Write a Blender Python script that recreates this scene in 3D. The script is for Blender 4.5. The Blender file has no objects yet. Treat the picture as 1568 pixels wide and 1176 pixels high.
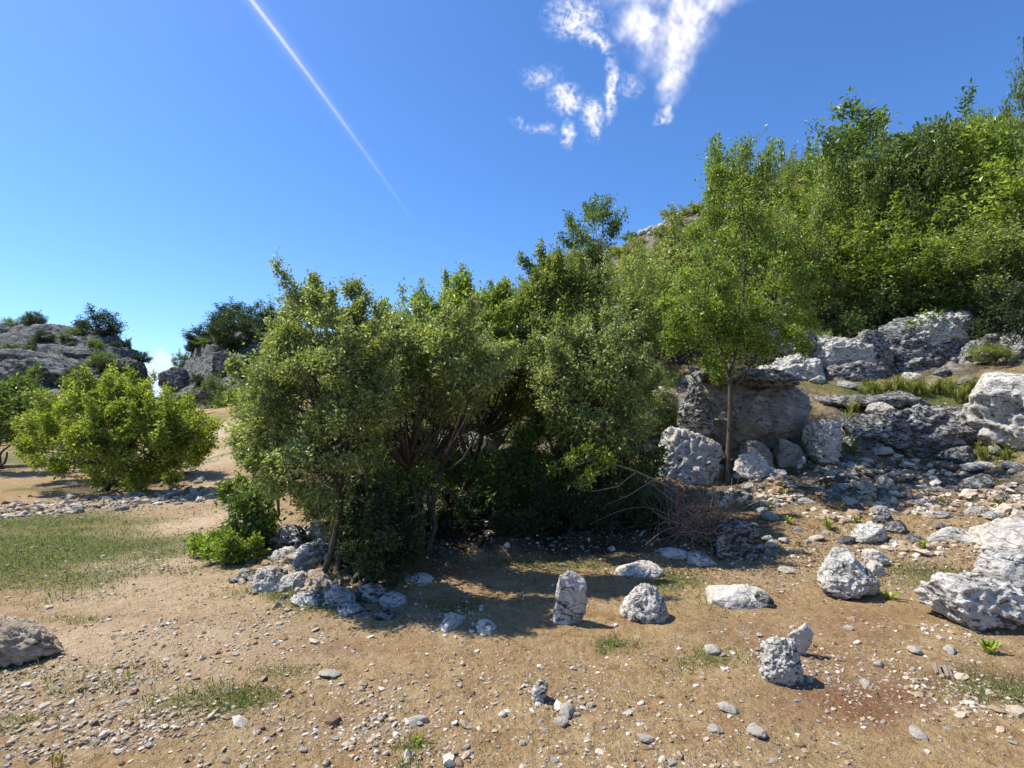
import bpy, bmesh, math, random
import numpy as np
from mathutils import Vector, Matrix
R = math.radians
SC = bpy.context.scene
COL = SC.collection

# ------------------------------------------------------------------ camera, sky, sun, exposure
F_PX, CX, CY, PITCH, CAMZ = 820.0, 784.0, 588.0, R(3.63), 1.6
cam_d = bpy.data.cameras.new('camera')
cam = bpy.data.objects.new('camera', cam_d); COL.objects.link(cam)
cam_d.sensor_width = 36.0
cam_d.lens = F_PX / 1568 * 36
cam_d.clip_start = 0.05; cam_d.clip_end = 20000
cam.location = (0, 0, CAMZ); cam.rotation_euler = (R(90) + PITCH, 0, 0)
SC.camera = cam

SUN_EL, SUN_AZ = R(57), R(-76)        # azimuth measured from +Y, positive to the right
world = bpy.data.worlds.new('World'); SC.world = world; world.use_nodes = True
nt = world.node_tree; bg = nt.nodes['Background']
sky = nt.nodes.new('ShaderNodeTexSky'); sky.sky_type = 'NISHITA'; sky.sun_disc = False
sky.sun_elevation = SUN_EL; sky.sun_rotation = SUN_AZ
sky.altitude = 900; sky.air_density = 1.0; sky.dust_density = 0.9; sky.ozone_density = 2.2
hs = nt.nodes.new('ShaderNodeHueSaturation'); hs.inputs['Saturation'].default_value = 1.16
gm = nt.nodes.new('ShaderNodeGamma'); gm.inputs[1].default_value = 1.0
nt.links.new(sky.outputs[0], hs.inputs['Color']); nt.links.new(hs.outputs[0], gm.inputs[0])
tn = nt.nodes.new('ShaderNodeMix'); tn.data_type = 'RGBA'; tn.blend_type = 'MULTIPLY'; tn.inputs[0].default_value = 1
tn.inputs[7].default_value = (.79, .985, 1.22, 1); nt.links.new(gm.outputs[0], tn.inputs[6]); nt.links.new(tn.outputs[2], bg.inputs[0])
bg.inputs[1].default_value = 0.125
sun_d = bpy.data.lights.new('sun', 'SUN'); sun = bpy.data.objects.new('sun', sun_d); COL.objects.link(sun)
sun_d.energy = 5.0; sun_d.angle = R(0.5); sun_d.color = (1.0, 0.95, 0.87)
sv = Vector((math.sin(SUN_AZ) * math.cos(SUN_EL), math.cos(SUN_AZ) * math.cos(SUN_EL), math.sin(SUN_EL)))
sun.rotation_euler = sv.to_track_quat('Z', 'Y').to_euler()
SC.view_settings.view_transform = 'Standard'; SC.view_settings.look = 'None'
SC.view_settings.exposure = 0.55; SC.view_settings.gamma = 1.0

# ------------------------------------------------------------------ helpers: tags, noise, pixels
def tag(o, label=None, cat=None, group=None, kind=None):
    if label: o['label'] = label
    if cat: o['category'] = cat
    if group: o['group'] = group
    if kind: o['kind'] = kind
    return o

def empty(name, loc, rz=0):
    o = bpy.data.objects.new(name, None); COL.objects.link(o)
    o.location = loc; o.rotation_euler = (0, 0, rz); o.empty_display_size = 0.1
    return o

def mesh_obj(name, v, f, mat, parent=None, smooth=True, attrs=None, fattrs=None):
    """v (N,3) array, f (M,k) array of one face size or list of arrays"""
    me = bpy.data.meshes.new(name)
    v = np.ascontiguousarray(v, dtype=np.float32)
    fl = f if isinstance(f, list) else [f]
    fl = [np.asarray(a, dtype=np.int32) for a in fl if len(a)]
    nl = sum(a.size for a in fl); nf = sum(len(a) for a in fl)
    me.vertices.add(len(v)); me.vertices.foreach_set('co', v.ravel())
    me.loops.add(nl); me.loops.foreach_set('vertex_index', np.concatenate([a.ravel() for a in fl]))
    tot = np.concatenate([np.full(len(a), a.shape[1], np.int32) for a in fl])
    st = np.concatenate([[0], np.cumsum(tot)[:-1]]).astype(np.int32)
    me.polygons.add(nf); me.polygons.foreach_set('loop_start', st); me.polygons.foreach_set('loop_total', tot)
    me.polygons.foreach_set('use_smooth', np.full(nf, smooth, dtype=bool))
    for k, a in (attrs or {}).items():
        at_ = me.attributes.new(k, 'FLOAT', 'POINT'); at_.data.foreach_set('value', np.asarray(a, np.float32))
    for k, a in (fattrs or {}).items():
        at_ = me.attributes.new(k, 'FLOAT', 'FACE'); at_.data.foreach_set('value', np.asarray(a, np.float32))
    me.update(calc_edges=True)
    if mat: me.materials.append(mat)
    o = bpy.data.objects.new(name, me); COL.objects.link(o)
    if parent: o.parent = parent
    return o

_pr = np.random.RandomState(5)
_perm = np.concatenate([_pr.permutation(256)] * 3)
_grad = _pr.normal(size=(256, 3)); _grad /= np.linalg.norm(_grad, axis=1)[:, None]
def noise3(p):
    i = np.floor(p).astype(np.int64); f = p - i; i &= 255
    u = f * f * f * (f * (f * 6 - 15) + 10)
    r = 0
    for dx in (0, 1):
        wx = u[:, 0] if dx else 1 - u[:, 0]
        a = _perm[i[:, 0] + dx]
        for dy in (0, 1):
            wy = u[:, 1] if dy else 1 - u[:, 1]
            b = _perm[a + i[:, 1] + dy]
            for dz in (0, 1):
                wz = u[:, 2] if dz else 1 - u[:, 2]
                g = _grad[_perm[b + i[:, 2] + dz]]
                r = r + wx * wy * wz * (g[:, 0] * (f[:, 0] - dx) + g[:, 1] * (f[:, 1] - dy) + g[:, 2] * (f[:, 2] - dz))
    return r * 1.5
def fbm(p, o=4, gain=.5, lac=2.03, ridged=False):
    r = 0; a = 1.0; q = p.copy(); s = 0
    for k in range(o):
        n = noise3(q)
        if ridged: n = 1 - 2 * np.abs(n)
        r = r + a * n; s += a; a *= gain; q = q * lac + 17.3
    return r / s
def n2(x, y, s, o=4, seed=0., ridged=False):
    return fbm(np.stack([x * s, y * s, np.full_like(x, seed + .37)], 1), o, ridged=ridged)
def sstep(a, b, x):
    t = np.clip((x - a) / (b - a), 0, 1); return t * t * (3 - 2 * t)

cp, sp = math.cos(PITCH), math.sin(PITCH)
def ray(px, py):
    u = (px - CX) / F_PX; w = (CY - py) / F_PX
    d = (u, cp - w * sp, sp + w * cp)
    return d[0] / d[1], d[2] / d[1]             # X and Z per metre of depth Y
def P(px, py, Y):
    a, b = ray(px, py); return Vector((a * Y, Y, CAMZ + b * Y))
def project(x, y, z):
    dz = z - CAMZ
    dep = y * cp + dz * sp; up = -y * sp + dz * cp
    return CX + F_PX * x / dep, CY - F_PX * up / dep

# ------------------------------------------------------------------ terrain surface
ctrl = []
def cw(*pts):
    for q in pts: ctrl.append(q)
def cpx(*pts):
    for q in pts: ctrl.append(tuple(P(*q)))
for a in range(-180, 180, 30): cw((.8 * math.sin(R(a)), .8 * math.cos(R(a)), 0))
for a in range(-60, 61, 20): cw((3 * math.sin(R(a)), 3 * math.cos(R(a)), 0.0 if a < 50 else .05))
cpx((0, 900, 5.05), (200, 900, 5.05), (0, 800, 8.2), (150, 800, 8.2), (300, 800, 8.2), (0, 720, 16), (180, 745, 12.5), (90, 700, 20),
    (330, 722, 13.5), (350, 682, 20), (345, 644, 28), (290, 648, 28), (0, 665, 36), (200, 655, 34),
    (450, 905, 4.95), (400, 850, 6.3), (500, 780, 8.5), (480, 715, 14),
    (620, 905, 4.95), (720, 860, 5.9), (850, 862, 5.9), (1000, 862, 5.9),
    (650, 790, 8.2), (800, 785, 8.3), (950, 785, 8.2), (650, 700, 11), (760, 690, 11.5), (880, 690, 11),
    (1100, 862, 5.9), (1120, 742, 9), (1250, 800, 7.2), (1250, 715, 9.6), (1400, 850, 6), (1400, 770, 7.8), (1400, 712, 9.6),
    (1568, 855, 5.6), (1568, 770, 7.2), (1568, 695, 9), (1480, 960, 4.1),
    (1000, 600, 13), (1140, 600, 12.5), (1250, 600, 12), (1400, 606, 11.5), (1568, 590, 11),
    (1000, 562, 16), (1200, 540, 16), (1400, 560, 14), (1400, 485, 18), (1568, 480, 17),
    (650, 600, 18), (800, 590, 18), (700, 530, 37), (560, 585, 37), (430, 610, 40),
    (850, 440, 37), (1000, 352, 40), (1100, 308, 42), (1200, 275, 42), (1400, 240, 40), (1568, 230, 38),
    (1000, 450, 27), (1200, 400, 28), (1400, 375, 27), (1568, 350, 25), (830, 520, 27))
cw((10, 62, 11), (30, 62, 15), (55, 60, 15), (-10, 62, 4), (-30, 62, 4), (-60, 60, 4), (12, 6, 2), (20, 5, 5), (15, 11, 5), (32, 20, 14),
   (50, 45, 20), (-12, 6, 0), (-30, 12, .3), (-20, 0, 0), (0, -9, 0), (12, -9, .5), (-12, -9, 0), (20, -20, 2), (-20, -20, 0), (60, 10, 15),
   (0, 180, 0), (120, 120, 4), (-120, 120, 0), (150, 0, 4), (-150, 0, 0), (0, -150, 0), (0, 600, 0), (500, 300, 0), (-500, 300, 0), (0, -500, 0),
   (0, 3000, 0), (2500, 2000, 0), (-2500, 2000, 0), (0, -3000, 0))
CT = np.array(ctrl)
def uv_(x, y):
    r = np.hypot(x, y); return np.stack([np.arctan2(x, y) * 1.2, np.log(np.maximum(r, .3))], 1)
def _k(d2): return np.where(d2 > 1e-12, .5 * d2 * np.log(np.maximum(d2, 1e-12)), 0)
_U = uv_(CT[:, 0], CT[:, 1]); _n = len(_U)
_K = _k(((_U[:, None] - _U[None]) ** 2).sum(2)) + np.eye(_n) * 2e-3
_Pm = np.c_[np.ones(_n), _U]
_A = np.zeros((_n + 3, _n + 3)); _A[:_n, :_n] = _K; _A[:_n, _n:] = _Pm; _A[_n:, :_n] = _Pm.T
_w = np.linalg.solve(_A, np.r_[CT[:, 2], 0, 0, 0])
def base_h(x, y):
    out = np.empty_like(x)
    for s in range(0, len(x), 60000):
        U = uv_(x[s:s + 60000], y[s:s + 60000])
        out[s:s + 60000] = _k(((U[:, None] - _U[None]) ** 2).sum(2)) @ _w[:_n] + _w[_n] + U @ _w[_n + 1:]
    return out

def blobs(x, y, lst):
    m = np.zeros_like(x)
    for (px, py, Y, rx, ry, s) in lst:
        c = P(px, py, Y)
        m = np.maximum(m, s * np.exp(-(((x - c.x) / rx) ** 2 + ((y - c.y) / ry) ** 2)))
    return m
def masks(x, y):
    w1 = n2(x, y, .6, 4, 3.); w2 = n2(x, y, 1.7, 4, 9.); w3 = n2(x, y, .25, 3, 5.)
    wx, wy = x + .35 * w1, y + .35 * w2
    grass = blobs(wx, wy, [(60, 850, 6.3, 1.6, 1.0, 1.1), (-60, 880, 5.5, 1.8, .9, 1.0), (0, 800, 8.3, 2.6, 1.2, .95), (110, 815, 7.6, .9, .55, .9),
        (330, 1075, 3.05, .36, .24, .95), (0, 840, 6.6, 3., 1.2, 1.1), (440, 1035, 3.4, .3, .12, .6), (640, 1140, 2.65, .12, .1, .8), (120, 945, 4.3, .5, .16, .5), (500, 930, 4.6, .5, .25, .7), (450, 905, 4.9, .8, .3, .7),
        (1050, 890, 5.2, .45, .5, .8), (1430, 880, 5.3, .6, .55, .85), (1300, 900, 5.1, .3, .3, .4), (1100, 1010, 3.6, .28, .26, .7), (940, 985, 3.9, .2, .12, .75), (700, 930, 4.6, .25, .2, .6),
        (1545, 1060, 3.2, .3, .3, .8), (1300, 800, 7.2, .8, .5, .5), (1450, 610, 11.4, 1.7, .7, 1.2), (1300, 598, 12, 1.2, .6, .8), (1240, 690, 9.9, .9, .6, .7), (1500, 690, 9.3, .8, .5, .8),
        (0, 700, 20, 9, 5, .75), (200, 665, 28, 6, 8, .8), (395, 680, 19, .9, 5, .8), (250, 720, 14, .8, 2.5, .6), (60, 745, 12.5, 2, .6, .6), (150, 1030, 3.4, .6, .2, .3), (860, 870, 5.7, 1.2, .18, .7), (60, 1100, 2.9, .25, .1, .5), (1000, 700, 10.5, 1.5, 1.5, .5)])
    grass = np.clip(grass + .55 * w2 * (grass > .05) + .28 * np.clip(w1, 0, 1), 0, 1)
    red = blobs(wx, wy, [(1330, 1060, 3.2, .75, .3, 1.0), (1250, 960, 4.0, 1.2, .4, .8), (700, 885, 5.3, .35, .25, 1.1), (1330, 930, 4.4, .8, .35, .75), (560, 985, 3.8, .5, .25, .7),
        (820, 970, 4., .8, .4, .5), (1500, 1020, 3.4, .6, .3, .8), (730, 1010, 3.6, .5, .2, .45), (1330, 745, 8.7, .8, .4, .8), (1450, 740, 8.6, .8, .4, .6)])
    red = np.clip(.62 * red + .5 * w1 * (red > .08) + .35 * w2 * (red > .08), 0, 1)
    gravel = blobs(wx, wy, [(40, 1060, 3.2, .9, .4, 1.3), (180, 1120, 2.75, .8, .3, 1.2), (300, 960, 4.1, 1.0, .6, .75), (430, 1110, 2.8, .5, .25, 1.), (590, 1100, 2.85, .35, .28, 1.1), (530, 1060, 3.1, .4, .2, .9),
        (640, 1160, 2.5, .35, .22, 1.), (250, 860, 6, .9, .9, .5), (1000, 1150, 2.55, .7, .25, .6), (1500, 1050, 3.2, .4, .45, .8), (1460, 980, 3.9, .3, .3, .7), (1250, 1000, 3.6, .9, .5, .5),
        (700, 950, 4.4, .35, .3, .8), (1200, 850, 6, 1.6, .9, .9), (1400, 830, 6.3, 1.4, .9, .9), (1300, 740, 8.6, 2.2, 1.2, 1.1), (1500, 740, 8.2, 1.8, 1.2, 1.1), (850, 1060, 3.1, .3, .2, .6),
        (120, 775, 9.5, 2.6, .75, 1.1), (250, 765, 10.3, 1.5, 1.0, 1.0), (800, 840, 6.5, 2.5, .7, .75), (310, 715, 14, .7, 2.0, .6), (330, 660, 24, 1.5, 5, .4), (600, 1060, 3.1, 1.8, .6, .35)])
    gravel = np.clip(gravel * (1 + .9 * w2) + .22 * w1 + .05, 0, 1)
    pale = np.clip(blobs(wx, wy, [(215, 900, 5.05, .9, .7, .9), (120, 980, 3.9, .8, .5, .8), (255, 850, 6.1, .9, .8, 1.), (290, 800, 8.1, .9, 1.2, 1.), (305, 750, 11, .8, 2., 1.), (320, 700, 16, 1.6, 4, 1.), (345, 660, 24, 2., 7, 1.), (300, 830, 7, .8, 1.0, .9), (300, 900, 5.1, .9, 1.4, .7), (260, 820, 7.3, .8, 1.2, .8), (200, 1000, 3.7, 1.5, .7, .6)]) + .3 * w3, 0, 1)
    z = base_h(x, y)
    ang = x / np.maximum(np.abs(y), .1)
    rocky = sstep(.35, 1.0, z) * sstep(-.45, -.32, ang)
    rocky = np.maximum(rocky, sstep(7.6, 8.6, y) * sstep(-.42, -.3, ang) * sstep(.42, .3, ang))
    rocky = np.maximum(rocky, blobs(wx, wy, [(1310, 730, 9.0, 2.3, 1.5, 1.7), (1500, 740, 8.2, 2.2, 1.5, 1.6), (1150, 715, 9.6, 1.2, .9, 1.5), (820, 832, 6.6, 2.1, .75, 1.7), (580, 870, 5.6, .8, .6, 1.4)]))  # the spots below the thicket paint its shade as darker ground
    rocky = rocky * (1 - blobs(x, y, [(1000, 578, 15.2, 1.4, 1.8, 1.)]))
    rocky = np.clip(rocky * (1 - .8 * grass), 0, 1)
    return grass, red, gravel, pale, rocky, z
def ground_h(x, y, full=False):
    x = np.atleast_1d(np.asarray(x, float)); y = np.atleast_1d(np.asarray(y, float))
    g, rd, gr, pa, ro, z = masks(x, y)
    r = np.hypot(x, y); near = 1 / (1 + (r / 60) ** 2)
    z = z + .05 * n2(x, y, .45, 3, 1.) * near + .022 * n2(x, y, 2.3, 4, 2.) + .011 * fbm(np.stack([x * 13, y * 13, x * 0], 1), 3) * (r < 25)
    z = z + .014 * gr * fbm(np.stack([x * 26, y * 26, x * 0 + 4], 1), 2) * (r < 16)
    q = np.stack([x * .8, y * .8, z * 1.6], 1)
    z = z + ro * (.22 * fbm(q, 4, ridged=True) + .10 * fbm(q * 4.1, 3)) * near ** .5
    return (z, g, rd, gr, pa, ro) if full else z
def gz(x, y): return float(ground_h([x], [y])[0])
def at(px, py, ymax=60):
    a, b = ray(px, py); Y = np.exp(np.linspace(math.log(1.2), math.log(ymax), 700))
    h = base_h(a * Y, Y) ; c = CAMZ + b * Y < h
    k = int(np.argmax(c)) if c.any() else len(Y) - 1
    Y0 = float(Y[k]); return Vector((a * Y0, Y0, gz(a * Y0, Y0)))

# ------------------------------------------------------------------ materials
def new_mat(name):
    m = bpy.data.materials.new(name); m.use_nodes = True
    n = m.node_tree; n.nodes.clear()
    return m, n
class G:
    def __init__(s, nt): s.t = nt
    def n(s, ty, **kw):
        k = s.t.nodes.new(ty)
        for a, b in kw.items(): setattr(k, a, b)
        return k
    def l(s, a, b): s.t.links.new(a, b)
    def noise(s, vec, scale, det=5, rough=.55, dist=0):
        k = s.n('ShaderNodeTexNoise'); k.inputs['Scale'].default_value = scale; k.inputs['Detail'].default_value = det
        k.inputs['Roughness'].default_value = rough; k.inputs['Distortion'].default_value = dist; s.l(vec, k.inputs['Vector']); return k.outputs[0]
    def ramp(s, x, stops):
        k = s.n('ShaderNodeValToRGB'); e = k.color_ramp.elements
        while len(e) > 1: e.remove(e[0])
        for i, (p, c) in enumerate(stops):
            c = c if isinstance(c, tuple) else (c, c, c)
            q = e[0] if i == 0 else e.new(p)
            q.position = p; q.color = (*c, 1)
        s.l(x, k.inputs[0]); return k.outputs[0]
    def mix(s, f, a, b, bt='MIX'):
        k = s.n('ShaderNodeMix', data_type='RGBA', blend_type=bt)
        for v, i in ((f, 0), (a, 6), (b, 7)):
            if isinstance(v, (int, float)): k.inputs[i].default_value = v
            elif isinstance(v, tuple): k.inputs[i].default_value = (*v, 1)
            else: s.l(v, k.inputs[i])
        return k.outputs[2]
    def math(s, op, a, b=0., c=None):
        k = s.n('ShaderNodeMath', operation=op)
        for v, i in ((a, 0), (b, 1), (c, 2)):
            if v is None: continue
            if isinstance(v, (int, float)): k.inputs[i].default_value = v
            else: s.l(v, k.inputs[i])
        return k.outputs[0]
    def attr(s, nm): k = s.n('ShaderNodeAttribute', attribute_name=nm); return k.outputs['Fac']
    def bump(s, h, st, dist, nrm=None):
        k = s.n('ShaderNodeBump'); k.inputs['Strength'].default_value = st; k.inputs['Distance'].default_value = dist
        s.l(h, k.inputs['Height'])
        if nrm is not None: s.l(nrm, k.inputs['Normal'])
        return k.outputs[0]
    def out(s, sh): o = s.n('ShaderNodeOutputMaterial'); s.l(sh, o.inputs['Surface'])
    def pr(s, col, rough=.9, nrm=None, spec=.25):
        k = s.n('ShaderNodeBsdfPrincipled')
        if isinstance(col, tuple): k.inputs['Base Color'].default_value = (*col, 1)
        else: s.l(col, k.inputs['Base Color'])
        k.inputs['Roughness'].default_value = rough; k.inputs['Specular IOR Level'].default_value = spec
        if nrm is not None: s.l(nrm, k.inputs['Normal'])
        return k.outputs[0]

def mat_ground():
    m, t = new_mat('earth_and_turf'); g = G(t)
    pos = g.n('ShaderNodeNewGeometry').outputs['Position']
    n1 = g.noise(pos, .9, 8, .66); n2_ = g.noise(pos, 7, 6, .65); n3 = g.noise(pos, 45, 4, .7); n4 = g.noise(pos, 160, 2, .6)
    dirt = g.ramp(n2_, [(.3, (.225, .13, .058)), (.5, (.355, .228, .105)), (.7, (.46, .325, .17))])
    dirt = g.mix(g.ramp(n1, [(.4, 0.), (.62, .75)]), dirt, (.34, .235, .12))
    n6 = g.noise(pos, 24, 5, .75)
    dirt = g.mix(g.ramp(n6, [(.36, .65), (.5, 0.)]), dirt, (.13, .08, .042))
    dirt = g.mix(g.ramp(g.noise(pos, 3.1, 7, .7), [(.5, 0.), (.68, .6)]), dirt, (.47, .355, .19))
    pale = g.mix(g.math('MULTIPLY', g.attr('pale'), .8), dirt, g.ramp(n2_, [(.3, (.52, .37, .235)), (.7, (.64, .49, .335))]))
    red = g.ramp(n3, [(.3, (.13, .055, .026)), (.7, (.27, .13, .065))])
    c = g.mix(g.ramp(g.math('MULTIPLY_ADD', g.math('SUBTRACT', n2_, .5), 1.1, g.attr('red')), [(.25, 0.), (.75, .9)]), pale, red)
    gr = g.ramp(n3, [(.3, (.045, .065, .014)), (.5, (.095, .12, .03)), (.68, (.19, .18, .06))])
    gf = g.ramp(g.math('MULTIPLY_ADD', g.math('SUBTRACT', n3, .5), 1.6, g.attr('grass')), [(.3, 0.), (.8, .93)])
    c = g.mix(gf, c, gr)
    vo = g.n('ShaderNodeTexVoronoi'); vo.inputs['Scale'].default_value = 42; g.l(pos, vo.inputs['Vector']); vo.inputs['Randomness'].default_value = 1
    vo2 = g.n('ShaderNodeTexVoronoi'); vo2.inputs['Scale'].default_value = 95; g.l(pos, vo2.inputs['Vector'])
    sc = g.n('ShaderNodeSeparateColor'); g.l(vo.outputs['Color'], sc.inputs[0])
    sc2 = g.n('ShaderNodeSeparateColor'); g.l(vo2.outputs['Color'], sc2.inputs[0])
    # small flat chips of stone pressed in the soil
    pick = g.math('LESS_THAN', sc.outputs[0], g.math('MULTIPLY', g.attr('gravel'), .62))
    chip = g.math('MULTIPLY', pick, g.ramp(g.math('MULTIPLY_ADD', n4, .25, vo.outputs['Distance']), [(.48, 1.), (.6, 0.)]))
    pick2 = g.math('LESS_THAN', sc2.outputs[0], g.math('MULTIPLY_ADD', g.attr('gravel'), .4, .07))
    chip2 = g.math('MULTIPLY', pick2, g.ramp(vo2.outputs['Distance'], [(.3, 1.), (.45, 0.)]))
    ch = g.math('MAXIMUM', chip, chip2)
    ccol = g.mix(sc.outputs[1], (.33, .27, .19), (.60, .53, .43))
    c = g.mix(g.math('MULTIPLY', ch, .85), c, ccol)
    # rocky hillside
    rk = g.noise(pos, 5, 8, .7); 
    rc = g.ramp(rk, [(.36, (.045, .042, .035)), (.46, (.16, .14, .11)), (.55, (.30, .27, .23)), (.68, (.48, .45, .40))])
    rm = g.ramp(g.math('MULTIPLY_ADD', g.math('SUBTRACT', n1, .5), 2.0, g.attr('rocky')), [(.5, 0.), (.85, 1.)])
    sb = g.mix(g.noise(pos, 18, 4, .7), (.035, .035, .014), (.15, .12, .06))
    rc = g.mix(g.ramp(g.noise(pos, 1.6, 6, .65), [(.42, 0.), (.56, .95)]), sb, rc)
    c = g.mix(g.math('MULTIPLY', rm, .95), c, rc)
    shm = g.ramp(g.math('MULTIPLY_ADD', g.math('SUBTRACT', n2_, .5), .9, g.attr('shade_tint')), [(.25, 0.), (.6, .85)])  # painted shade: soil colour pulled towards near-black brown
    c = g.mix(shm, c, g.mix(n3, (.022, .018, .010), (.085, .06, .035)))
    h = g.math('ADD', g.math('MULTIPLY', n3, .5), g.math('MULTIPLY', n4, .22))
    h = g.math('ADD', h, g.math('MULTIPLY', n2_, 1.6)); h = g.math('ADD', h, g.math('MULTIPLY', ch, .35)); h = g.math('ADD', h, g.math('MULTIPLY', g.math('MULTIPLY', rk, rm), 4.))
    n5 = g.noise(pos, 24, 5, .75)
    h = g.math('ADD', h, g.math('MULTIPLY', n5, 1.3))
    b = g.bump(h, .95, .028)
    g.out(g.pr(c, .95, b, .15)); return m

def mat_rock(name, c0, c1, c2, spot, lich, scale=1.0, bump=.03):
    m, t = new_mat(name); g = G(t)
    tc = g.n('ShaderNodeTexCoord').outputs['Object']; oi = g.n('ShaderNodeObjectInfo')
    va = g.n('ShaderNodeVectorMath', operation='ADD'); g.l(tc, va.inputs[0])
    cb = g.n('ShaderNodeCombineXYZ'); g.l(g.math('MULTIPLY', oi.outputs['Random'], 37.), cb.inputs[0]); g.l(g.math('MULTIPLY', oi.outputs['Random'], 91.), cb.inputs[2])
    g.l(cb.outputs[0], va.inputs[1]); p = va.outputs[0]
    mp = g.n('ShaderNodeMapping'); mp.inputs['Scale'].default_value = (1, 1, 2.2); g.l(p, mp.inputs[0]); ps = mp.outputs[0]
    a = g.noise(p, 3.2 * scale, 8, .62, .3); b_ = g.noise(ps, 13 * scale, 8, .68, .5); c_ = g.noise(p, 48 * scale, 5, .7); d = g.noise(ps, 7 * scale, 10, .72, 1.2)
    col = g.ramp(a, [(.35, c0), (.5, c1), (.66, c2)])
    col = g.mix(g.ramp(c_, [(.3, .0), (.7, .45)]), col, c2)
    # weathering crust and pits: dark lichen film of the stone itself
    col = g.mix(g.ramp(d, [(lich - .05, .94), (lich + .02, .0)]), col, spot)
    col = g.mix(g.ramp(b_, [(.33, .85), (.43, 0.)]), col, (spot[0] * .7, spot[1] * .7, spot[2] * .65))
    wv = g.n('ShaderNodeVectorMath', operation='MULTIPLY_ADD'); cn = g.n('ShaderNodeTexNoise'); cn.inputs['Scale'].default_value = 5 * scale; g.l(ps, cn.inputs['Vector'])
    g.l(cn.outputs['Color'], wv.inputs[0]); wv.inputs[1].default_value = (.22 / scale,) * 3; g.l(ps, wv.inputs[2])
    vc = g.n('ShaderNodeTexVoronoi', feature='DISTANCE_TO_EDGE'); vc.inputs['Scale'].default_value = 3.2 * scale; g.l(wv.outputs[0], vc.inputs['Vector'])
    crk = g.math('MULTIPLY', g.ramp(vc.outputs['Distance'], [(.0, 1.), (.024, .0)]), g.ramp(g.noise(p, 2.6 * scale, 4), [(.46, 0.), (.58, 1.)])); col = g.mix(g.math('MULTIPLY', crk, .6), col, (spot[0] * .6, spot[1] * .6, spot[2] * .6))
    h = g.math('ADD', g.math('MULTIPLY', b_, 1.0), g.math('ADD', g.math('MULTIPLY', c_, .3), g.math('MULTIPLY', d, 1.3)))
    h = g.math('SUBTRACT', h, g.math('MULTIPLY', crk, .8))
    n = g.bump(h, .9, bump)
    g.out(g.pr(col, .93, n, .2)); return m

def mat_leaf(name, dark, mid, lite, trans=.42, glint=.35):
    m, t = new_mat(name); g = G(t)
    v = g.attr('v'); oi = g.n('ShaderNodeObjectInfo').outputs['Random']
    x = g.math('ADD', v, g.math('MULTIPLY', g.math('SUBTRACT', oi, .5), .22))
    col = g.ramp(x, [(.05, dark), (.5, mid), (.95, lite)])
    p = g.pr(col, .42, None, glint)
    tr = g.n('ShaderNodeBsdfTranslucent')
    tc = g.mix(.9, col, (1.35, 1.35, .55), 'MULTIPLY'); 
    g.l(tc, tr.inputs[0])
    mx = g.n('ShaderNodeMixShader'); mx.inputs[0].default_value = trans; g.l(p, mx.inputs[1]); g.l(tr.outputs[0], mx.inputs[2])
    g.out(mx.outputs[0]); return m

def mat_bark(name, a, b):
    m, t = new_mat(name); g = G(t)
    tc = g.n('ShaderNodeTexCoord').outputs['Object']
    mp = g.n('ShaderNodeMapping'); mp.inputs['Scale'].default_value = (1, 1, .25); g.l(tc, mp.inputs[0])
    x = g.noise(mp.outputs[0], 30, 6, .7); 
    g.out(g.pr(g.ramp(x, [(.35, a), (.65, b)]), .95, g.bump(x, .8, .01), .15)); return m

M = {}
M['ground'] = mat_ground()
M['rock'] = mat_rock('weathered_limestone', (.42, .385, .33), (.58, .54, .475), (.74, .70, .63), (.05, .046, .04), .455, 1.3)
M['pale'] = mat_rock('pale_limestone', (.50, .43, .34), (.60, .54, .45), (.68, .63, .55), (.16, .13, .10), .36)
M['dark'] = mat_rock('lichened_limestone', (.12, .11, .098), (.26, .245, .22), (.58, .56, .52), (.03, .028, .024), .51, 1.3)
M['ochre'] = mat_rock('ochre_stained_limestone', (.30, .21, .12), (.45, .36, .25), (.64, .59, .51), (.06, .05, .035), .41)
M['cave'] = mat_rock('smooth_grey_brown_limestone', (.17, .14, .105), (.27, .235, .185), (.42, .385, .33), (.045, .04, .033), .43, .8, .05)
M['farrock'] = mat_rock('distant_grey_limestone', (.10, .105, .10), (.19, .19, .18), (.33, .32, .30), (.035, .042, .025), .49, .22, .25)
M['stone'] = mat_rock('loose_cream_stone', (.40, .34, .26), (.52, .46, .37), (.66, .61, .52), (.22, .17, .12), .37, 3., .008)
M['leaf_grey'] = mat_leaf('small_grey_green_leaves', (0.125, 0.155, 0.046), (0.275, 0.335, 0.10), (0.62, 0.66, 0.32), .42, .7)
M['leaf_green'] = mat_leaf('fresh_green_leaves', (0.096, 0.154, 0.023), (0.218, 0.301, 0.046), (0.435, 0.512, 0.115), .46, .6)
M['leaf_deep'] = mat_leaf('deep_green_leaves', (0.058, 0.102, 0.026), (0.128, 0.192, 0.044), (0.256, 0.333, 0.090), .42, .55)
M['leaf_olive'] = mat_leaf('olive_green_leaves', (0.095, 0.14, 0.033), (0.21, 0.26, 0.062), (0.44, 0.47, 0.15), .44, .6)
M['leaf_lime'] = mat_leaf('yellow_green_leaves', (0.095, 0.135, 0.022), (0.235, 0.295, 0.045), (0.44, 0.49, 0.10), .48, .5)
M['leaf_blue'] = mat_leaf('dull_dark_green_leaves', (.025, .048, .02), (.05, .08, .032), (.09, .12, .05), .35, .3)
M['bark'] = mat_bark('grey_brown_bark', (.045, .035, .026), (.14, .115, .09))
M['twig'] = mat_bark('dry_pale_twig', (.12, .09, .065), (.34, .28, .22))
M['dead'] = mat_bark('dry_brown_twig', (.14, .09, .065), (.38, .27, .20))
M['grass'] = mat_leaf('grass_blades', (.05, .09, .018), (.12, .16, .035), (.34, .31, .11), .4, .2)
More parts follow.
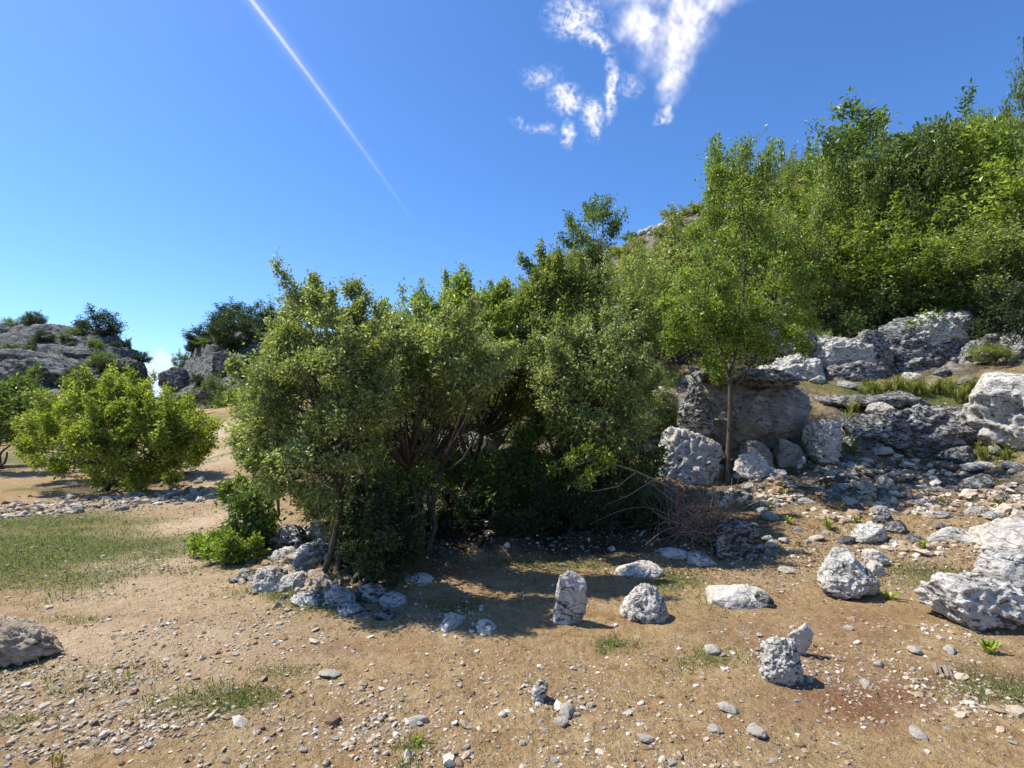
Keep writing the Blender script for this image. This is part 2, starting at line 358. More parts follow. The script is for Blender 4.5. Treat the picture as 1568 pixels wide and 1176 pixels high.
M['dry'] = mat_leaf('straw_blades', (.22, .17, .07), (.36, .28, .13), (.5, .42, .22), .35, .2)
M['litter'] = mat_leaf('dry_leaf_litter', (.09, .05, .025), (.22, .13, .06), (.42, .30, .17), .2, .15)

# ------------------------------------------------------------------ ground sheet
def build_ground():
    az = np.concatenate([np.linspace(-180, -58, 60, endpoint=False), np.linspace(-58, 58, 900, endpoint=False), np.linspace(58, 180, 60, endpoint=False)])
    az = np.radians(az)
    r = np.concatenate([[.02], np.exp(np.linspace(math.log(.5), math.log(1.8), 24, endpoint=False)), np.exp(np.linspace(math.log(1.8), math.log(13), 330, endpoint=False)),
                        np.exp(np.linspace(math.log(13), math.log(60), 150, endpoint=False)), np.exp(np.linspace(math.log(60), math.log(6000), 50))])
    A, Rr = np.meshgrid(az, r)
    x = (np.sin(A) * Rr).ravel(); y = (np.cos(A) * Rr).ravel()
    z, g, rd, gr, pa, ro = ground_h(x, y, True)
    na, nr = len(az), len(r)
    shd = blobs(x, y, [(820, 832, 6.6, 2.3, .75, 1.), (900, 780, 7.6, 2.6, 1.1, 1.), (580, 850, 5.9, .8, .8, .9), (180, 742, 12.4, 2., .9, .7), (1400, 735, 8.8, 1.5, .7, .6)])  # shade below thicket, bush and ledge, painted into the soil colour
    i = np.arange(nr - 1)[:, None] * na + np.arange(na)[None]
    j = np.arange(nr - 1)[:, None] * na + (np.arange(na)[None] + 1) % na
    f = np.stack([i, j, j + na, i + na], 2).reshape(-1, 4)[:, ::-1]
    o = mesh_obj('ground', np.c_[x, y, z], f, M['ground'], attrs={'grass': g, 'red': rd, 'gravel': gr, 'pale': pa, 'rocky': ro, 'shade_tint': shd})
    tag(o, 'sloping stony ground of tan dirt, dry turf and rocky hillside', kind='structure')
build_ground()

# ------------------------------------------------------------------ rocks
_ico = {}
def ico(l):
    if l not in _ico:
        bm = bmesh.new(); bmesh.ops.create_icosphere(bm, subdivisions=l, radius=1)
        _ico[l] = (np.array([v.co[:] for v in bm.verts]), np.array([[v.index for v in f.verts] for f in bm.faces])); bm.free()
    return _ico[l]
def rock_verts(seed, dims, lvl=5, blocky=.6, rough=1., strata=0., ncut=16, pit=.5, taper=None):
    blocky = min(1., blocky * .45 + .62)
    d, f = ico(lvl); rs = np.random.RandomState(seed); off = rs.uniform(-50, 50, 3)
    n = [(1, 0, 0), (-1, 0, 0), (0, 1, 0), (0, -1, 0), (0, 0, 1), (0, 0, -1)]
    an = rs.uniform(-.6, .6) if not strata else 0; ca, sa = math.cos(an), math.sin(an); n = [(a * ca - b * sa, a * sa + b * ca, c) for a, b, c in n]
    n = [np.array(q) + rs.normal(0, .25, 3) for q in n] + [rs.normal(size=3) for _ in range(ncut)]
    rad = np.full(len(d), 9.0)
    for k, q in enumerate(n):
        q = q / np.linalg.norm(q); hgt = rs.uniform(.72, .98) if k < 6 else rs.uniform(.7, 1.12)
        rad = np.minimum(rad, hgt / np.maximum(d @ q, .08))
    rad = np.minimum(rad, 1.45)
    rad = rad * blocky + (1 - blocky)
    p = d * rad[:, None] * np.array(dims) / 2
    s = float(np.mean(dims)); q = p / s
    nr = p / (np.array(dims) / 2) ** 2; nr /= np.linalg.norm(nr, axis=1)[:, None]
    w = fbm(q * 2.2 + off, 3)
    disp = .08 * w + .075 * fbm(q * 5 + off + 3, 4, ridged=True) * rough - pit * .06 * np.clip(fbm(q * 9 + off + 9, 3) - .08, 0, 1) ** .8 + .03 * fbm(q * 22 + off, 3) * rough
    if strata:
        zz = q[:, 2] * 7 + 1.6 * fbm(q * 1.6 + off, 3); fr = zz - np.floor(zz)
        disp = disp + strata * (.5 - np.abs(fr - .5) ** .5) * (.5 + noise3(q * 3 + off))
    p = p + nr * (disp * s)[:, None]
    tp = (taper if taper is not None else rs.uniform(.05, .35)) * (.3 if strata else 1); zn = p[:, 2] / (dims[2] / 2)
    p[:, :2] *= (1 - tp * zn)[:, None]; p[:, 0] += dims[0] * rs.uniform(-.12, .12) * zn
    lo, hi = p.min(0), p.max(0); return (p - (lo + hi) / 2) / (hi - lo) * np.array(dims), f
def rock(name, label, cat, loc, seed, dims, mat='rock', lvl=5, rz=0, tilt=(0, 0), group=None, **kw):
    v, f = rock_verts(seed, dims, lvl, **kw)
    o = mesh_obj(name, v, f, M[mat]); o.location = loc; o.rotation_euler = (tilt[0], tilt[1], rz)
    tag(o, label, cat, group); return o
def rock_px(label, x0, x1, y0, y1, seed, depth=1., sink=.15, Y=None, flat=1., name='rock', cat='rock', **kw):
    """rock whose foot is where the photo's lower edge meets the ground"""
    if Y is None: b = at((x0 + x1) / 2, y1)
    else:
        b = P((x0 + x1) / 2, y1, Y)
    Yc = b.y; w = (x1 - x0) / F_PX * Yc * 1.03; 
    h = (y1 - y0) / F_PX * Yc
    if b.z < CAMZ: h = max(h - w * depth * .5 * (CAMZ - b.z) / Yc, h * .45)
    h *= flat; dy = w * depth
    H = h * (1 + sink)
    c = Vector((b.x * (Yc + dy * .42) / Yc, Yc + dy * .42, b.z + h - H / 2))
    return rock(name, label, cat, c, seed, (w, dy, H), **kw)

# foreground rocks
rock_px('pitted boulder with brown underside lying at left edge of dirt', -70, 86, 948, 1036, 11, .7, mat='ochre', blocky=.5, rough=1.6, pit=1.3, lvl=6)
rock_px('upright narrow white slab leaning with dark pitted right side', 848, 898, 876, 958, 212, .55, .45, blocky=.8, tilt=(.1, .12), rough=.8, pit=.9, taper=.05, ncut=24)
rock_px('white craggy rock with dark holes right of the leaning slab', 950, 1020, 885, 956, 213, .9, .35, flat=.9, ncut=22, taper=.3, blocky=.4, rough=1.5, pit=1.3, mat='rock')
rock_px('long low pale slab behind the white craggy rock', 934, 1012, 858, 886, 14, .8, .5, blocky=.5, mat='pale')
rock_px('smooth flat cream slab half buried in dirt', 1084, 1178, 893, 932, 15, .75, .6, blocky=.35, mat='pale', rough=.4, pit=.1)
rock_px('broken dark-edged stone at right end of flat cream slab', 1150, 1186, 908, 934, 16, .8, .3, blocky=.6, mat='dark')
rock_px('large pointed grey-white boulder standing alone on red soil', 1253, 1345, 838, 926, 17, .85, .15, taper=.32, blocky=.78, tilt=(-.1, -.18), rough=1.1, lvl=6)
rock_px('black and white pitted rock standing nearest the camera', 1165, 1232, 972, 1053, 18, .8, .15, blocky=.55, mat='rock', rough=1.6, pit=1.4, lvl=6)
rock_px('pale flake leaning on the black and white pitted rock', 1206, 1243, 958, 1010, 19, .35, .2, blocky=.7, mat='pale', tilt=(.1, .5), rough=.6)
rock_px('wide white furrowed boulder at right edge of dirt', 1425, 1572, 872, 972, 20, .75, .12, blocky=.45, strata=.10, lvl=6, rough=1.3)
rock_px('big cream bedrock block at right edge above furrowed boulder', 1488, 1680, 786, 868, 21, .9, .3, blocky=.8, mat='pale', lvl=6)
rock_px('smooth grey slab between cream bedrock and furrowed boulder', 1500, 1600, 838, 905, 22, .7, .4, blocky=.5, mat='rock', rough=.5, pit=.2)
rock_px('little upright pitted stone in foreground dirt', 814, 839, 1042, 1078, 23, .9, .1, blocky=.5, rough=1.5)
rock_px('rounded cream stone set in the worn dirt track', 728, 762, 935, 971, 24, 1.2, .8, flat=.45, blocky=.3, mat='pale', rough=.3, pit=.1)
rock_px('long cream stone ridge beside rounded cream stone', 676, 704, 920, 970, 25, 2.8, .8, flat=.5, blocky=.5, mat='pale', rz=-.45)
rock_px('dark furrowed outcrop below the dry brown shrub', 1088, 1160, 797, 862, 26, .9, .15, blocky=.45, mat='dark', rough=1.6, lvl=6, strata=.08)
rock_px('low dark stone right of the furrowed outcrop', 1135, 1178, 835, 860, 27, .9, .3, blocky=.5, mat='dark')
rock_px('round pale stone behind the pointed boulder', 1322, 1358, 840, 868, 28, .8, .2, blocky=.5, mat='pale')
rock_px('smaller cream stone under the round pale stone', 1326, 1352, 860, 884, 29, .8, .3, blocky=.6, mat='pale')
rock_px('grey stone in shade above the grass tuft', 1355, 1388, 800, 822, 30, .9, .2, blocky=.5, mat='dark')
rock_px('long pale stone left of shaded grey stone', 1305, 1358, 803, 836, 31, .8, .3, blocky=.6, mat='rock')
rock_px('flat green-grey slab beside the cream bedrock', 1420, 1500, 808, 838, 32, .8, .4, blocky=.6, mat='rock')
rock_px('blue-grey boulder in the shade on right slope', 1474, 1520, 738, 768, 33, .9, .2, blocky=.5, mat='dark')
rock_px('pale flat rock under branch tip at edge of shade', 1005, 1052, 842, 862, 34, .9, .4, blocky=.5, mat='pale')
rock_px('half-buried white rock at the border of the shade', 1050, 1100, 845, 868, 35, .9, .4, blocky=.6)

# heap of white rocks below the left shrub, and the shaded ones
heap = [(418, 470, 800, 850, 'dark'), (465, 508, 798, 835, 'rock'), (455, 500, 838, 872, 'rock'), (393, 438, 858, 905, 'rock'), (420, 452, 838, 868, 'rock'), (430, 470, 872, 905, 'rock'),
        (472, 512, 868, 905, 'ochre'), (360, 398, 868, 890, 'dark'), (455, 495, 902, 928, 'rock')]
hl = ['tall dark-streaked rock at top of white heap by left shrub', 'top right white rock of heap beside left shrub trunk', 'middle white rock in heap below left shrub', 'leftmost bright white rock at foot of the heap',
      'jagged white rock between top and foot of the heap', 'low white rock at the centre foot of the heap', 'brown-stained rock at right end of the heap', 'small shaded stone left of the heap by ferns', 'lowest flat stone in front of the heap']
for i, (a, b, c, d, m_) in enumerate(heap):
    rock_px(hl[i], a - 6, b + 6, c + 6, d + 2, 60 + i, 1.1, .5, blocky=.6, mat=m_, rough=1.7, pit=1.2, group='rocks heaped below the left shrub')
sh = [(505, 545, 893, 930), (548, 590, 885, 925), (585, 618, 900, 930), (520, 560, 915, 945), (622, 660, 880, 905), (575, 605, 925, 948)]
sl = ['leftmost grey rock in deep shade below big shrub', 'largest shaded blue-grey rock below big shrub', 'shaded rock right of largest blue-grey rock', 'low shaded rock in front of leftmost grey rock', 'shaded rock farthest right under big shrub', 'small shaded rock nearest sunlit dirt']
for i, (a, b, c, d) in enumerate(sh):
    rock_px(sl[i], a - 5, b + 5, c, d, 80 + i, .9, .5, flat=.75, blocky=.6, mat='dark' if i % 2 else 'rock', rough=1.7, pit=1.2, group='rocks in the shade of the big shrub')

# ledges on the right
big = [
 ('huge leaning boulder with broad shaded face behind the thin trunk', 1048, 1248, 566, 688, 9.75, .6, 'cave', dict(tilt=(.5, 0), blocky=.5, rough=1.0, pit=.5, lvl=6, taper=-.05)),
 ('white fluted left shoulder of the leaning boulder', 1036, 1092, 572, 660, 9.4, .8, 'dark', dict(blocky=.5, rough=1.4, lvl=6)),
 ('rough white crag left of the thin trunk', 998, 1110, 648, 755, 9.0, .7, 'rock', dict(blocky=.6, rough=1.6, lvl=6)),
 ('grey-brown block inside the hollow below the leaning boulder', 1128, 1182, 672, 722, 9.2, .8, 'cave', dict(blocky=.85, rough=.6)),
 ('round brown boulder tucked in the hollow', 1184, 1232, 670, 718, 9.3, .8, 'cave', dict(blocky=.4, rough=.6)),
 ('white jagged rock right of the hollow', 1236, 1292, 640, 705, 9.3, .8, 'rock', dict(blocky=.6, rough=1.7, strata=.08, lvl=6)),
 ('long dark layered ledge in the middle of the right slope', 1282, 1506, 612, 702, 9.6, .5, 'dark', dict(tilt=(.35, 0), blocky=.75, rough=1.5, strata=.16, lvl=6)),
 ('dark undercut base below the long layered ledge', 1310, 1500, 668, 722, 9.9, .4, 'dark', dict(blocky=.7, rough=1.3, strata=.1, lvl=6)),
 ('massive layered pale rock wall at right edge of picture', 1498, 1700, 565, 700, 8.4, .8, 'rock', dict(blocky=.6, rough=1.3, strata=.14, lvl=6)),
 ('smooth sloping slab above the rock wall at right edge', 1480, 1640, 560, 640, 9.6, .8, 'rock', dict(blocky=.5, rough=.6)),
 ('low rounded rock at foot of thin trunk', 1112, 1200, 690, 760, 8.9, .6, 'rock', dict(blocky=.5, rough=1.1)),
 ('bright white rocks above the leaning boulder', 1180, 1262, 535, 590, 12.5, .7, 'rock', dict(blocky=.7, rough=1.6, strata=.12, lvl=6)),
 ('grey jagged rock right of bright white rocks', 1256, 1352, 548, 592, 12.5, .7, 'dark', dict(blocky=.6, rough=1.6, strata=.1)),
 ('broad dark cliff face on the upper right terrace', 1335, 1545, 462, 588, 13.0, .35, 'dark', dict(blocky=.75, rough=1.6, strata=.14, lvl=6)),
 ('light craggy top of the dark cliff', 1375, 1500, 468, 530, 13.1, .45, 'rock', dict(strata=.14, blocky=.7, rough=1.7, lvl=6)),
 ('stepped dark rock at left end of the dark cliff', 1295, 1365, 502, 575, 13.1, .5, 'dark', dict(blocky=.6, rough=1.5, strata=.1)),
 ('rounded white boulder among mid slope bushes', 1155, 1245, 462, 515, 15.5, .7, 'rock', dict(blocky=.4, rough=.8)),
 ('small white boulder seen through leaves below steep bushes', 1245, 1285, 424, 448, 17, .8, 'rock', dict(blocky=.4, rough=.8)),
 ('broad broken outcrop above the leaning boulder', 1130, 1262, 492, 556, 13.0, .5, 'dark', dict(blocky=.7, rough=1.6, strata=.15, lvl=6)),
 ('white layered step joining the outcrop to the dark cliff', 1240, 1345, 505, 570, 12.9, .5, 'rock', dict(blocky=.7, rough=1.6, strata=.15, lvl=6)),
 ('layered grey step at right end of the dark cliff', 1470, 1570, 505, 590, 12.4, .5, 'dark', dict(blocky=.7, rough=1.6, strata=.15, lvl=6)),
 ('reddish low rock ledge left of the leaning boulder', 975, 1045, 588, 660, 10.5, .7, 'ochre', dict(blocky=.5, rough=1.6)),
 ('craggy white-flecked rock lying on top of the leaning boulder', 1056, 1240, 556, 582, 9.6, .6, 'dark', dict(blocky=.5, rough=1.6, lvl=6, tilt=(.1, .06))),
 ('rock shelf under the long grass on the terrace', 1250, 1420, 600, 622, 10.9, .5, 'dark', dict(blocky=.6, rough=1.3, strata=.1)),
 ('shaded rock mass at right edge above terrace', 1530, 1660, 480, 580, 11.6, .7, 'dark', dict(blocky=.6, rough=1.4)),
 ('white rock glimpsed through the stems behind central shrubs', 612, 690, 668, 760, 10.4, .7, 'rock', dict(blocky=.5, rough=1.5)),
 ('second white rock glimpsed behind central shrub stems', 700, 790, 628, 720, 11.4, .7, 'rock', dict(blocky=.5, rough=1.6)),
 ('grey rock in gap between central shrubs', 840, 905, 640, 720, 10.5, .7, 'rock', dict(blocky=.5, rough=1.6)),
]
for i, (lb, a, b, c, d, Y, dp, m_, kw) in enumerate(big):
    rock_px(lb, a, b, c, d, 120 + i, dp, .25, Y=Y, mat=m_, name='boulder' if 'boulder' in lb else 'rock', cat='boulder' if 'boulder' in lb else 'rock', **kw)

# prototypes for repeated rocks and stones
rngp = random.Random(3)
def protos(n, seed, dims, lvl, mats, **kw):
    out = []
    for i in range(n):
        v, f = rock_verts(seed + i, dims, lvl, **kw)
        me_o = mesh_obj('rock', v, f, M[mats[i % len(mats)]]); out.append(me_o)
    return out
_used = set(); LAST = [None]
def put(o, first_pool, loc, rz, sc, label, cat, group, name=None):
    if o.name not in _used: c = o; _used.add(o.name)
    else:
        c = o.copy(); COL.objects.link(c)
    if name: c.name = name
    _used.add(c.name)
    c.location = loc; c.rotation_euler = (rngp.uniform(-.25, .25), rngp.uniform(-.25, .25), rz); c.scale = sc
    LAST[0] = c; tag(c, label, cat, group); return c
mid = protos(10, 300, (1, .85, .6), 5, ['rock', 'dark', 'rock', 'rock', 'pale'], blocky=.6, rough=1.6, pit=1.0)

# scattered rocks on the right slope between dirt and ledges, hillside rocks, crest rocks
def ordinal(i): return ORD[i] if i < len(ORD) else 'rightmost'
ORD = 'first second third fourth fifth sixth seventh eighth ninth tenth eleventh twelfth thirteenth fourteenth fifteenth sixteenth seventeenth eighteenth nineteenth twentieth'.split()
ORD += ['twenty-' + q for q in ORD[:9]] + ['thirtieth'] + ['thirty-' + q for q in ORD[:9]] + ['fortieth']
def scatter_rocks(spots, label, cat, group, name='rock', ky=.5):
    spots = list(spots)
    if not isinstance(label, str):
        nrow = -(-len(spots) // 20); spots.sort(key=lambda q: q[1]); k = -(-len(spots) // nrow); out = []
        for w in range(nrow):
            rw = sorted(spots[w * k:(w + 1) * k]); out += [(q, i, w) for i, q in enumerate(rw)]
        words = ['topmost', 'second', 'third', 'fourth', 'fifth'][:nrow]
        labs = [label[0] + ', ' + ordinal(i) + ' from the left in the ' + (words[w] if w < nrow - 1 else 'lowest') + ' row ' + label[1] for q, i, w in out]
        spots = [q for q, i, w in out]; label = lambda i, n: labs[i]
    for i, (px, py, w) in enumerate(spots):
        b = at(px, py); s = w / F_PX * b.y
        lb = label(i, len(spots)) if callable(label) else label
        put(mid[rngp.randrange(10)], None, b + Vector((0, 0, s * .12)), rngp.uniform(0, 6.28), (s, s * rngp.uniform(.7, 1), s * rngp.uniform(.6, 1.1)), lb, cat, group, name)
rr = random.Random(8)
slope = [(rr.uniform(1140, 1560), rr.uniform(705, 838), rr.uniform(10, 34)) for _ in range(64)]
scatter_rocks(slope, ('grey rubble rock', 'below the ledges'), 'rock', 'rubble rocks below the ledges')
line = []
for _ in range(40):
    t = rr.uniform(0, 1); line.append((-20 + 350 * t + rr.uniform(-10, 10), 778 - 35 * t + rr.uniform(-14, 24), rr.uniform(6, 20)))
scatter_rocks(line, ('grey stone', 'around the yellow-green bush'), 'rock', 'rubble around the left bush')
under = [(rr.uniform(640, 1100), rr.uniform(815, 870), rr.uniform(6, 18)) for _ in range(26)]
scatter_rocks(under, ('dim stone', 'shaded under the thicket'), 'rock', 'stones in the shade under central shrubs')
heap2 = [(rr.uniform(355, 515), rr.uniform(850, 925), rr.uniform(8, 20)) for _ in range(55)] + [(rr.uniform(410, 512), rr.uniform(808, 870), rr.uniform(8, 22)) for _ in range(45)]
scatter_rocks(heap2, ('small white stone', 'of the white heap'), 'stone', 'small stones of the white heap', 'stone')

led = [(rr.uniform(1235, 1570), rr.uniform(575, 712), rr.uniform(16, 52)) for _ in range(28)] + [(rr.uniform(985, 1240), rr.uniform(655, 752), rr.uniform(12, 36)) for _ in range(20)] + [(rr.uniform(1150, 1560), rr.uniform(470, 575), rr.uniform(20, 60)) for _ in range(14)]
scatter_rocks(led, ('broken limestone piece', 'among the ledges'), 'rock', 'broken rocks among the ledges')
# crest rocks: pale rocks along the skyline
crest = []
for _ in range(32):
    t = rr.uniform(0, 1); crest.append((940 + 140 * t, 372 - 62 * t + rr.uniform(2, 16), rr.uniform(8, 18)))
for _ in range(8): crest.append((rr.uniform(1172, 1205), rr.uniform(270, 292), rr.uniform(8, 16)))
crest.sort()
for ci, (px, py, w) in enumerate(crest):
    b = at(px, py, 44); s = w / F_PX * b.y
    put(mid[rngp.choice([0, 2, 3, 5, 7, 8])], None, b + Vector((0, 0, s * .2)), rngp.uniform(0, 6.28), (s, s, s), 'pale rock on the steep skyline between bushes, %s from the left' % ordinal(ci), 'rock', 'pale rocks on the skyline', 'rock')
hills = [(rr.uniform(930, 1300), rr.uniform(470, 600), rr.uniform(14, 40)) for _ in range(14)]
scatter_rocks(hills, ('half hidden rock', 'on the mid slope'), 'rock', 'rocks between hillside bushes')

# loose stones on the dirt: larger ones individually, the rest as gravel
loose_spots = []
for _ in range(3000):
    px, py = rr.uniform(-10, 1580), rr.uniform(900, 1180)
    b = at(px, py) if False else None
    loose_spots.append((px, py))
lx = np.array([q[0] for q in loose_spots]); ly = np.array([q[1] for q in loose_spots])
aa = np.array([ray(a, b) for a, b in loose_spots]); Yf = CAMZ / -aa[:, 1]
gX, gY = aa[:, 0] * Yf, Yf
_g, _rd, _gr, _pa, _ro, _z = masks(gX, gY)
keep = [i for i in range(3000) if rr.random() < _gr[i] * .9 + .05 and not (470 < lx[i] < 720 and ly[i] < 960 and ly[i] < 1080 - .2 * lx[i])]
fixed = [(1158, 1128, 30, .5), (905, 1080, 14, .6), (868, 1092, 26, .8), (860, 1110, 20, .8), (1405, 1128, 26, .5), (1090, 998, 26, .8), (1095, 1125, 20, .7), (1115, 1092, 26, .6), (1300, 967, 12, .6), (1270, 1043, 10, .9),
         (1325, 1047, 18, .7), (1455, 1000, 20, .7), (1400, 1000, 20, .7), (1345, 1020, 16, .7), (990, 1140, 24, .4), (800, 1140, 12, .9), (640, 1110, 30, .5), (505, 1035, 30, .3), (1205, 880, 20, .6), (1250, 828, 22, .5), (1200, 832, 18, .5), (1180, 842, 22, .5), (1270, 858, 14, .5), (1315, 900, 20, .5)]
tiny = protos(8, 400, (1, .8, .5), 4, ['stone'], blocky=.7, rough=1.0, pit=.4)
loose = []
for (px, py, w, hh) in fixed:
    b = at(px, py); s = w / F_PX * b.y * 1.15
    put(tiny[rngp.randrange(8)], None, b + Vector((0, 0, s * .12)), rngp.uniform(0, 6.28), (s, s * .9, s * hh * 1.5), 'pale loose stone', 'stone', 'larger loose stones', 'stone'); loose.append(LAST[0])
cnt = 0
for i in keep:
    if cnt >= 170: break
    z = gz(gX[i], gY[i]); s = rr.uniform(.018, .05) * (1.5 if rr.random() < .1 else 1)
    put(tiny[rngp.randrange(8)], None, (gX[i], gY[i], z + s * .08), rngp.uniform(0, 6.28), (s, s * rr.uniform(.6, 1), s * rr.uniform(.5, 1)), 'pale loose stone', 'stone', 'loose stones in the foreground', 'stone'); cnt += 1; loose.append(LAST[0])

def label_loose():
    marks = [(45, 1036, 'boulder at the left edge'), (620, 1140, 'green tuft in the bottom gravel'), (330, 1075, 'green turf patch in the dirt track'), (873, 955, 'upright leaning slab'), (985, 955, 'white craggy rock'),
             (1132, 930, 'smooth flat cream slab'), (1300, 925, 'pointed grey-white boulder'), (1200, 1052, 'pitted rock nearest the camera'), (1490, 970, 'wide furrowed boulder'), (826, 1078, 'little upright pitted stone'),
             (745, 970, 'rounded cream stone in the track'), (1445, 1032, 'split wood pieces'), (1515, 1002, 'yellow-green broad-leaved plant'), (430, 900, 'white rock heap'), (88, 1170, 'dry plant at bottom left'), (940, 990, 'tiny dark green tuft')]
    mp = [(at(a, b), c) for a, b, c in marks]; by = {}
    for o in loose:
        d, c = min(((o.location - p).length, c) for p, c in mp); by.setdefault(c, []).append((d, o.name, o))
    for c, l in by.items():
        for i, (d, _, o) in enumerate(sorted(l, key=lambda q: q[:2])): o['label'] = 'pale loose stone, %s closest to the %s' % (ordinal(i) if i else 'the one', c)
label_loose()
def gravel(name, label, seed, N, cap, kfun, smu, slo, shi, lvl_):
    rs = np.random.RandomState(seed)
    a = np.radians(rs.uniform(-52, 52, N)); r = np.exp(rs.uniform(math.log(2.0), math.log(16), N))
    x, y = np.sin(a) * r, np.cos(a) * r
    g, rd, gr, pa, ro, z = masks(x, y)
    k = (rs.rand(N) < kfun(x, y, gr, rd)); x, y, gr, r = x[k], y[k], gr[k], r[k]
    x, y = x[:cap], y[:cap]; r = r[:cap]; n = len(x)
    z = ground_h(x, y)
    d, f = ico(lvl_); nv = len(d)
    s = rs.lognormal(smu, .48, n) * (1 + .05 * r)
    s = np.clip(s, slo, shi)
    V = d[None] * (1 + rs.normal(0, .17, (n, nv)))[:, :, None] * np.stack([s, s * rs.uniform(.5, 1, n), s * rs.uniform(.3, .8, n)], 1)[:, None]
    t = rs.uniform(0, 6.28, n); c_, s_ = np.cos(t)[:, None], np.sin(t)[:, None]
    tl = rs.normal(0, .3, n)[:, None]
    X = V[:, :, 0] * c_ - V[:, :, 1] * s_; Yv = V[:, :, 0] * s_ + V[:, :, 1] * c_
    Z = V[:, :, 2] + X * tl
    VV = np.stack([X + x[:, None], Yv + y[:, None], Z + (z + s * .12)[:, None]], 2).reshape(-1, 3)
    F = (f[None] + (np.arange(n) * nv)[:, None, None]).reshape(-1, 3)
    m, t_ = new_mat('gravel_stone'); gg = G(t_)
    v = gg.attr('v'); pos = gg.n('ShaderNodeNewGeometry').outputs['Position']
    c = gg.ramp(v, [(.0, (.16, .10, .06)), (.3, (.36, .26, .16)), (.65, (.50, .42, .32)), (1., (.66, .61, .53))])
    c = gg.mix(gg.ramp(gg.noise(pos, 130, 3), [(.4, .5), (.55, 0.)]), c, (.2, .15, .1))
    gg.out(gg.pr(c, .95, None, .15))
    o = mesh_obj(name, VV, F, m, smooth=False, fattrs={'v': np.repeat(rs.rand(n), len(f))})
    tag(o, label, name, kind='stuff')
gravel('gravel', 'small pale gravel strewn over the dirt', 4, 90000, 36000, lambda x, y, gr, rd: (gr ** 1.5 * .7 + .02 + .07 * rd) * np.clip(.75 + 1.6 * n2(x, y, 2.6, 3, 31.), .12, 2), -4.75, .003, .05, 1)
RZ = [(20, 785, 9.0, 1.3, .45, .8), (110, 775, 9.7, 1.3, .5, 1.), (200, 768, 10.4, 1.6, .7, 1.), (280, 755, 11.2, .7, .7, .8), (315, 715, 14, .35, 1.6, .7), (430, 880, 5.4, .38, .3, 1.), (470, 850, 5.8, .4, .35, 1.), (520, 905, 5.0, .4, .3, .7),
      (1160, 750, 8.4, .8, .6, .8), (1300, 790, 7.4, 1.0, .5, .6), (1400, 770, 7.8, 1.2, .8, .9), (1520, 770, 7.2, .9, .8, .9), (1350, 730, 9.0, 1.6, .6, .8), (1130, 850, 6.0, .5, .3, .5), (1420, 830, 6.2, .8, .25, .7), (600, 1095, 2.9, .2, .14, .25), (690, 950, 4.4, .15, .25, .3), (1480, 1040, 3.4, .2, .2, .35)]
gravel('rubble', 'broken angular limestone rubble filling the gaps between rocks', 6, 260000, 9000, lambda x, y, gr, rd: blobs(x + .3 * n2(x, y, 1.5, 3, 5.), y + .3 * n2(x, y, 1.5, 3, 7.), RZ) ** 2 * .8 - .06, -3.65, .012, .10, 2)

# ------------------------------------------------------------------ plants
def tubes(paths, sides=5):
    """paths: list of (points (k,3), radii (k,)) -> one mesh of tapered tubes"""
    V, Fq, base = [], [], 0
    for pts, rad in paths:
        pts = np.asarray(pts); k = len(pts)
        t = np.gradient(pts, axis=0); t /= np.linalg.norm(t, axis=1)[:, None] + 1e-9
        up = np.where(np.abs(t[:, 2:3]) > .9, np.array([[1., 0, 0]]), np.array([[0, 0, 1.]]))
        a = np.cross(t, up); a /= np.linalg.norm(a, axis=1)[:, None] + 1e-9; b = np.cross(t, a)
        an = np.arange(sides) * 2 * np.pi / sides
        ring = pts[:, None] + (a[:, None] * np.cos(an)[None, :, None] + b[:, None] * np.sin(an)[None, :, None]) * np.asarray(rad)[:, None, None]
        V.append(ring.reshape(-1, 3))
        i = (np.arange(k - 1)[:, None] * sides + np.arange(sides)[None]); j = (np.arange(k - 1)[:, None] * sides + (np.arange(sides)[None] + 1) % sides)
        Fq.append(np.stack([i, j, j + sides, i + sides], 2).reshape(-1, 4) + base); base += k * sides
    return np.concatenate(V), np.concatenate(Fq)
def bez(a, b, c, n=7):
    t = np.linspace(0, 1, n)[:, None]; return (1 - t) ** 2 * a + 2 * t * (1 - t) * b + t * t * c
def twig_tubes(A, B, r0):
    """vectorised straight 3-sided tapered twigs"""
    n = len(A); t = B - A; t = t / (np.linalg.norm(t, axis=1)[:, None] + 1e-9)
    a = np.cross(t, np.array([.3, .5, .81])); a /= np.linalg.norm(a, axis=1)[:, None] + 1e-9; b = np.cross(t, a)
    an = np.arange(3) * 2 * np.pi / 3; cs = a[:, None] * np.cos(an)[None, :, None] + b[:, None] * np.sin(an)[None, :, None]
    V = np.concatenate([A[:, None] + cs * r0, B[:, None] + cs * r0 * .35], 1).reshape(-1, 3)
    q = np.array([[0, 1, 4, 3], [1, 2, 5, 4], [2, 0, 3, 5]])
    return V, (q[None] + (np.arange(n) * 6)[:, None, None]).reshape(-1, 4)
def unit(v): return v / (np.linalg.norm(v, axis=-1, keepdims=True) + 1e-9)
def leaves(pos, axis, size, rs, width=.5, upb=.6):
    """folded pointed leaves: quad of base, side, tip, side"""
    n = len(pos); ax = unit(axis)
    nr = unit(rs.normal(size=(n, 3)) + np.array([0, 0, upb])); sd = unit(np.cross(ax, nr)); nr = np.cross(sd, ax)
    L = size[:, None]
    tip = pos + ax * L; m = pos + ax * L * .45 + nr * L * .10
    V = np.stack([pos, m + sd * L * width / 2, tip - nr * L * .12, m - sd * L * width / 2], 1).reshape(-1, 3)
    return V, np.arange(n * 4).reshape(-1, 4)
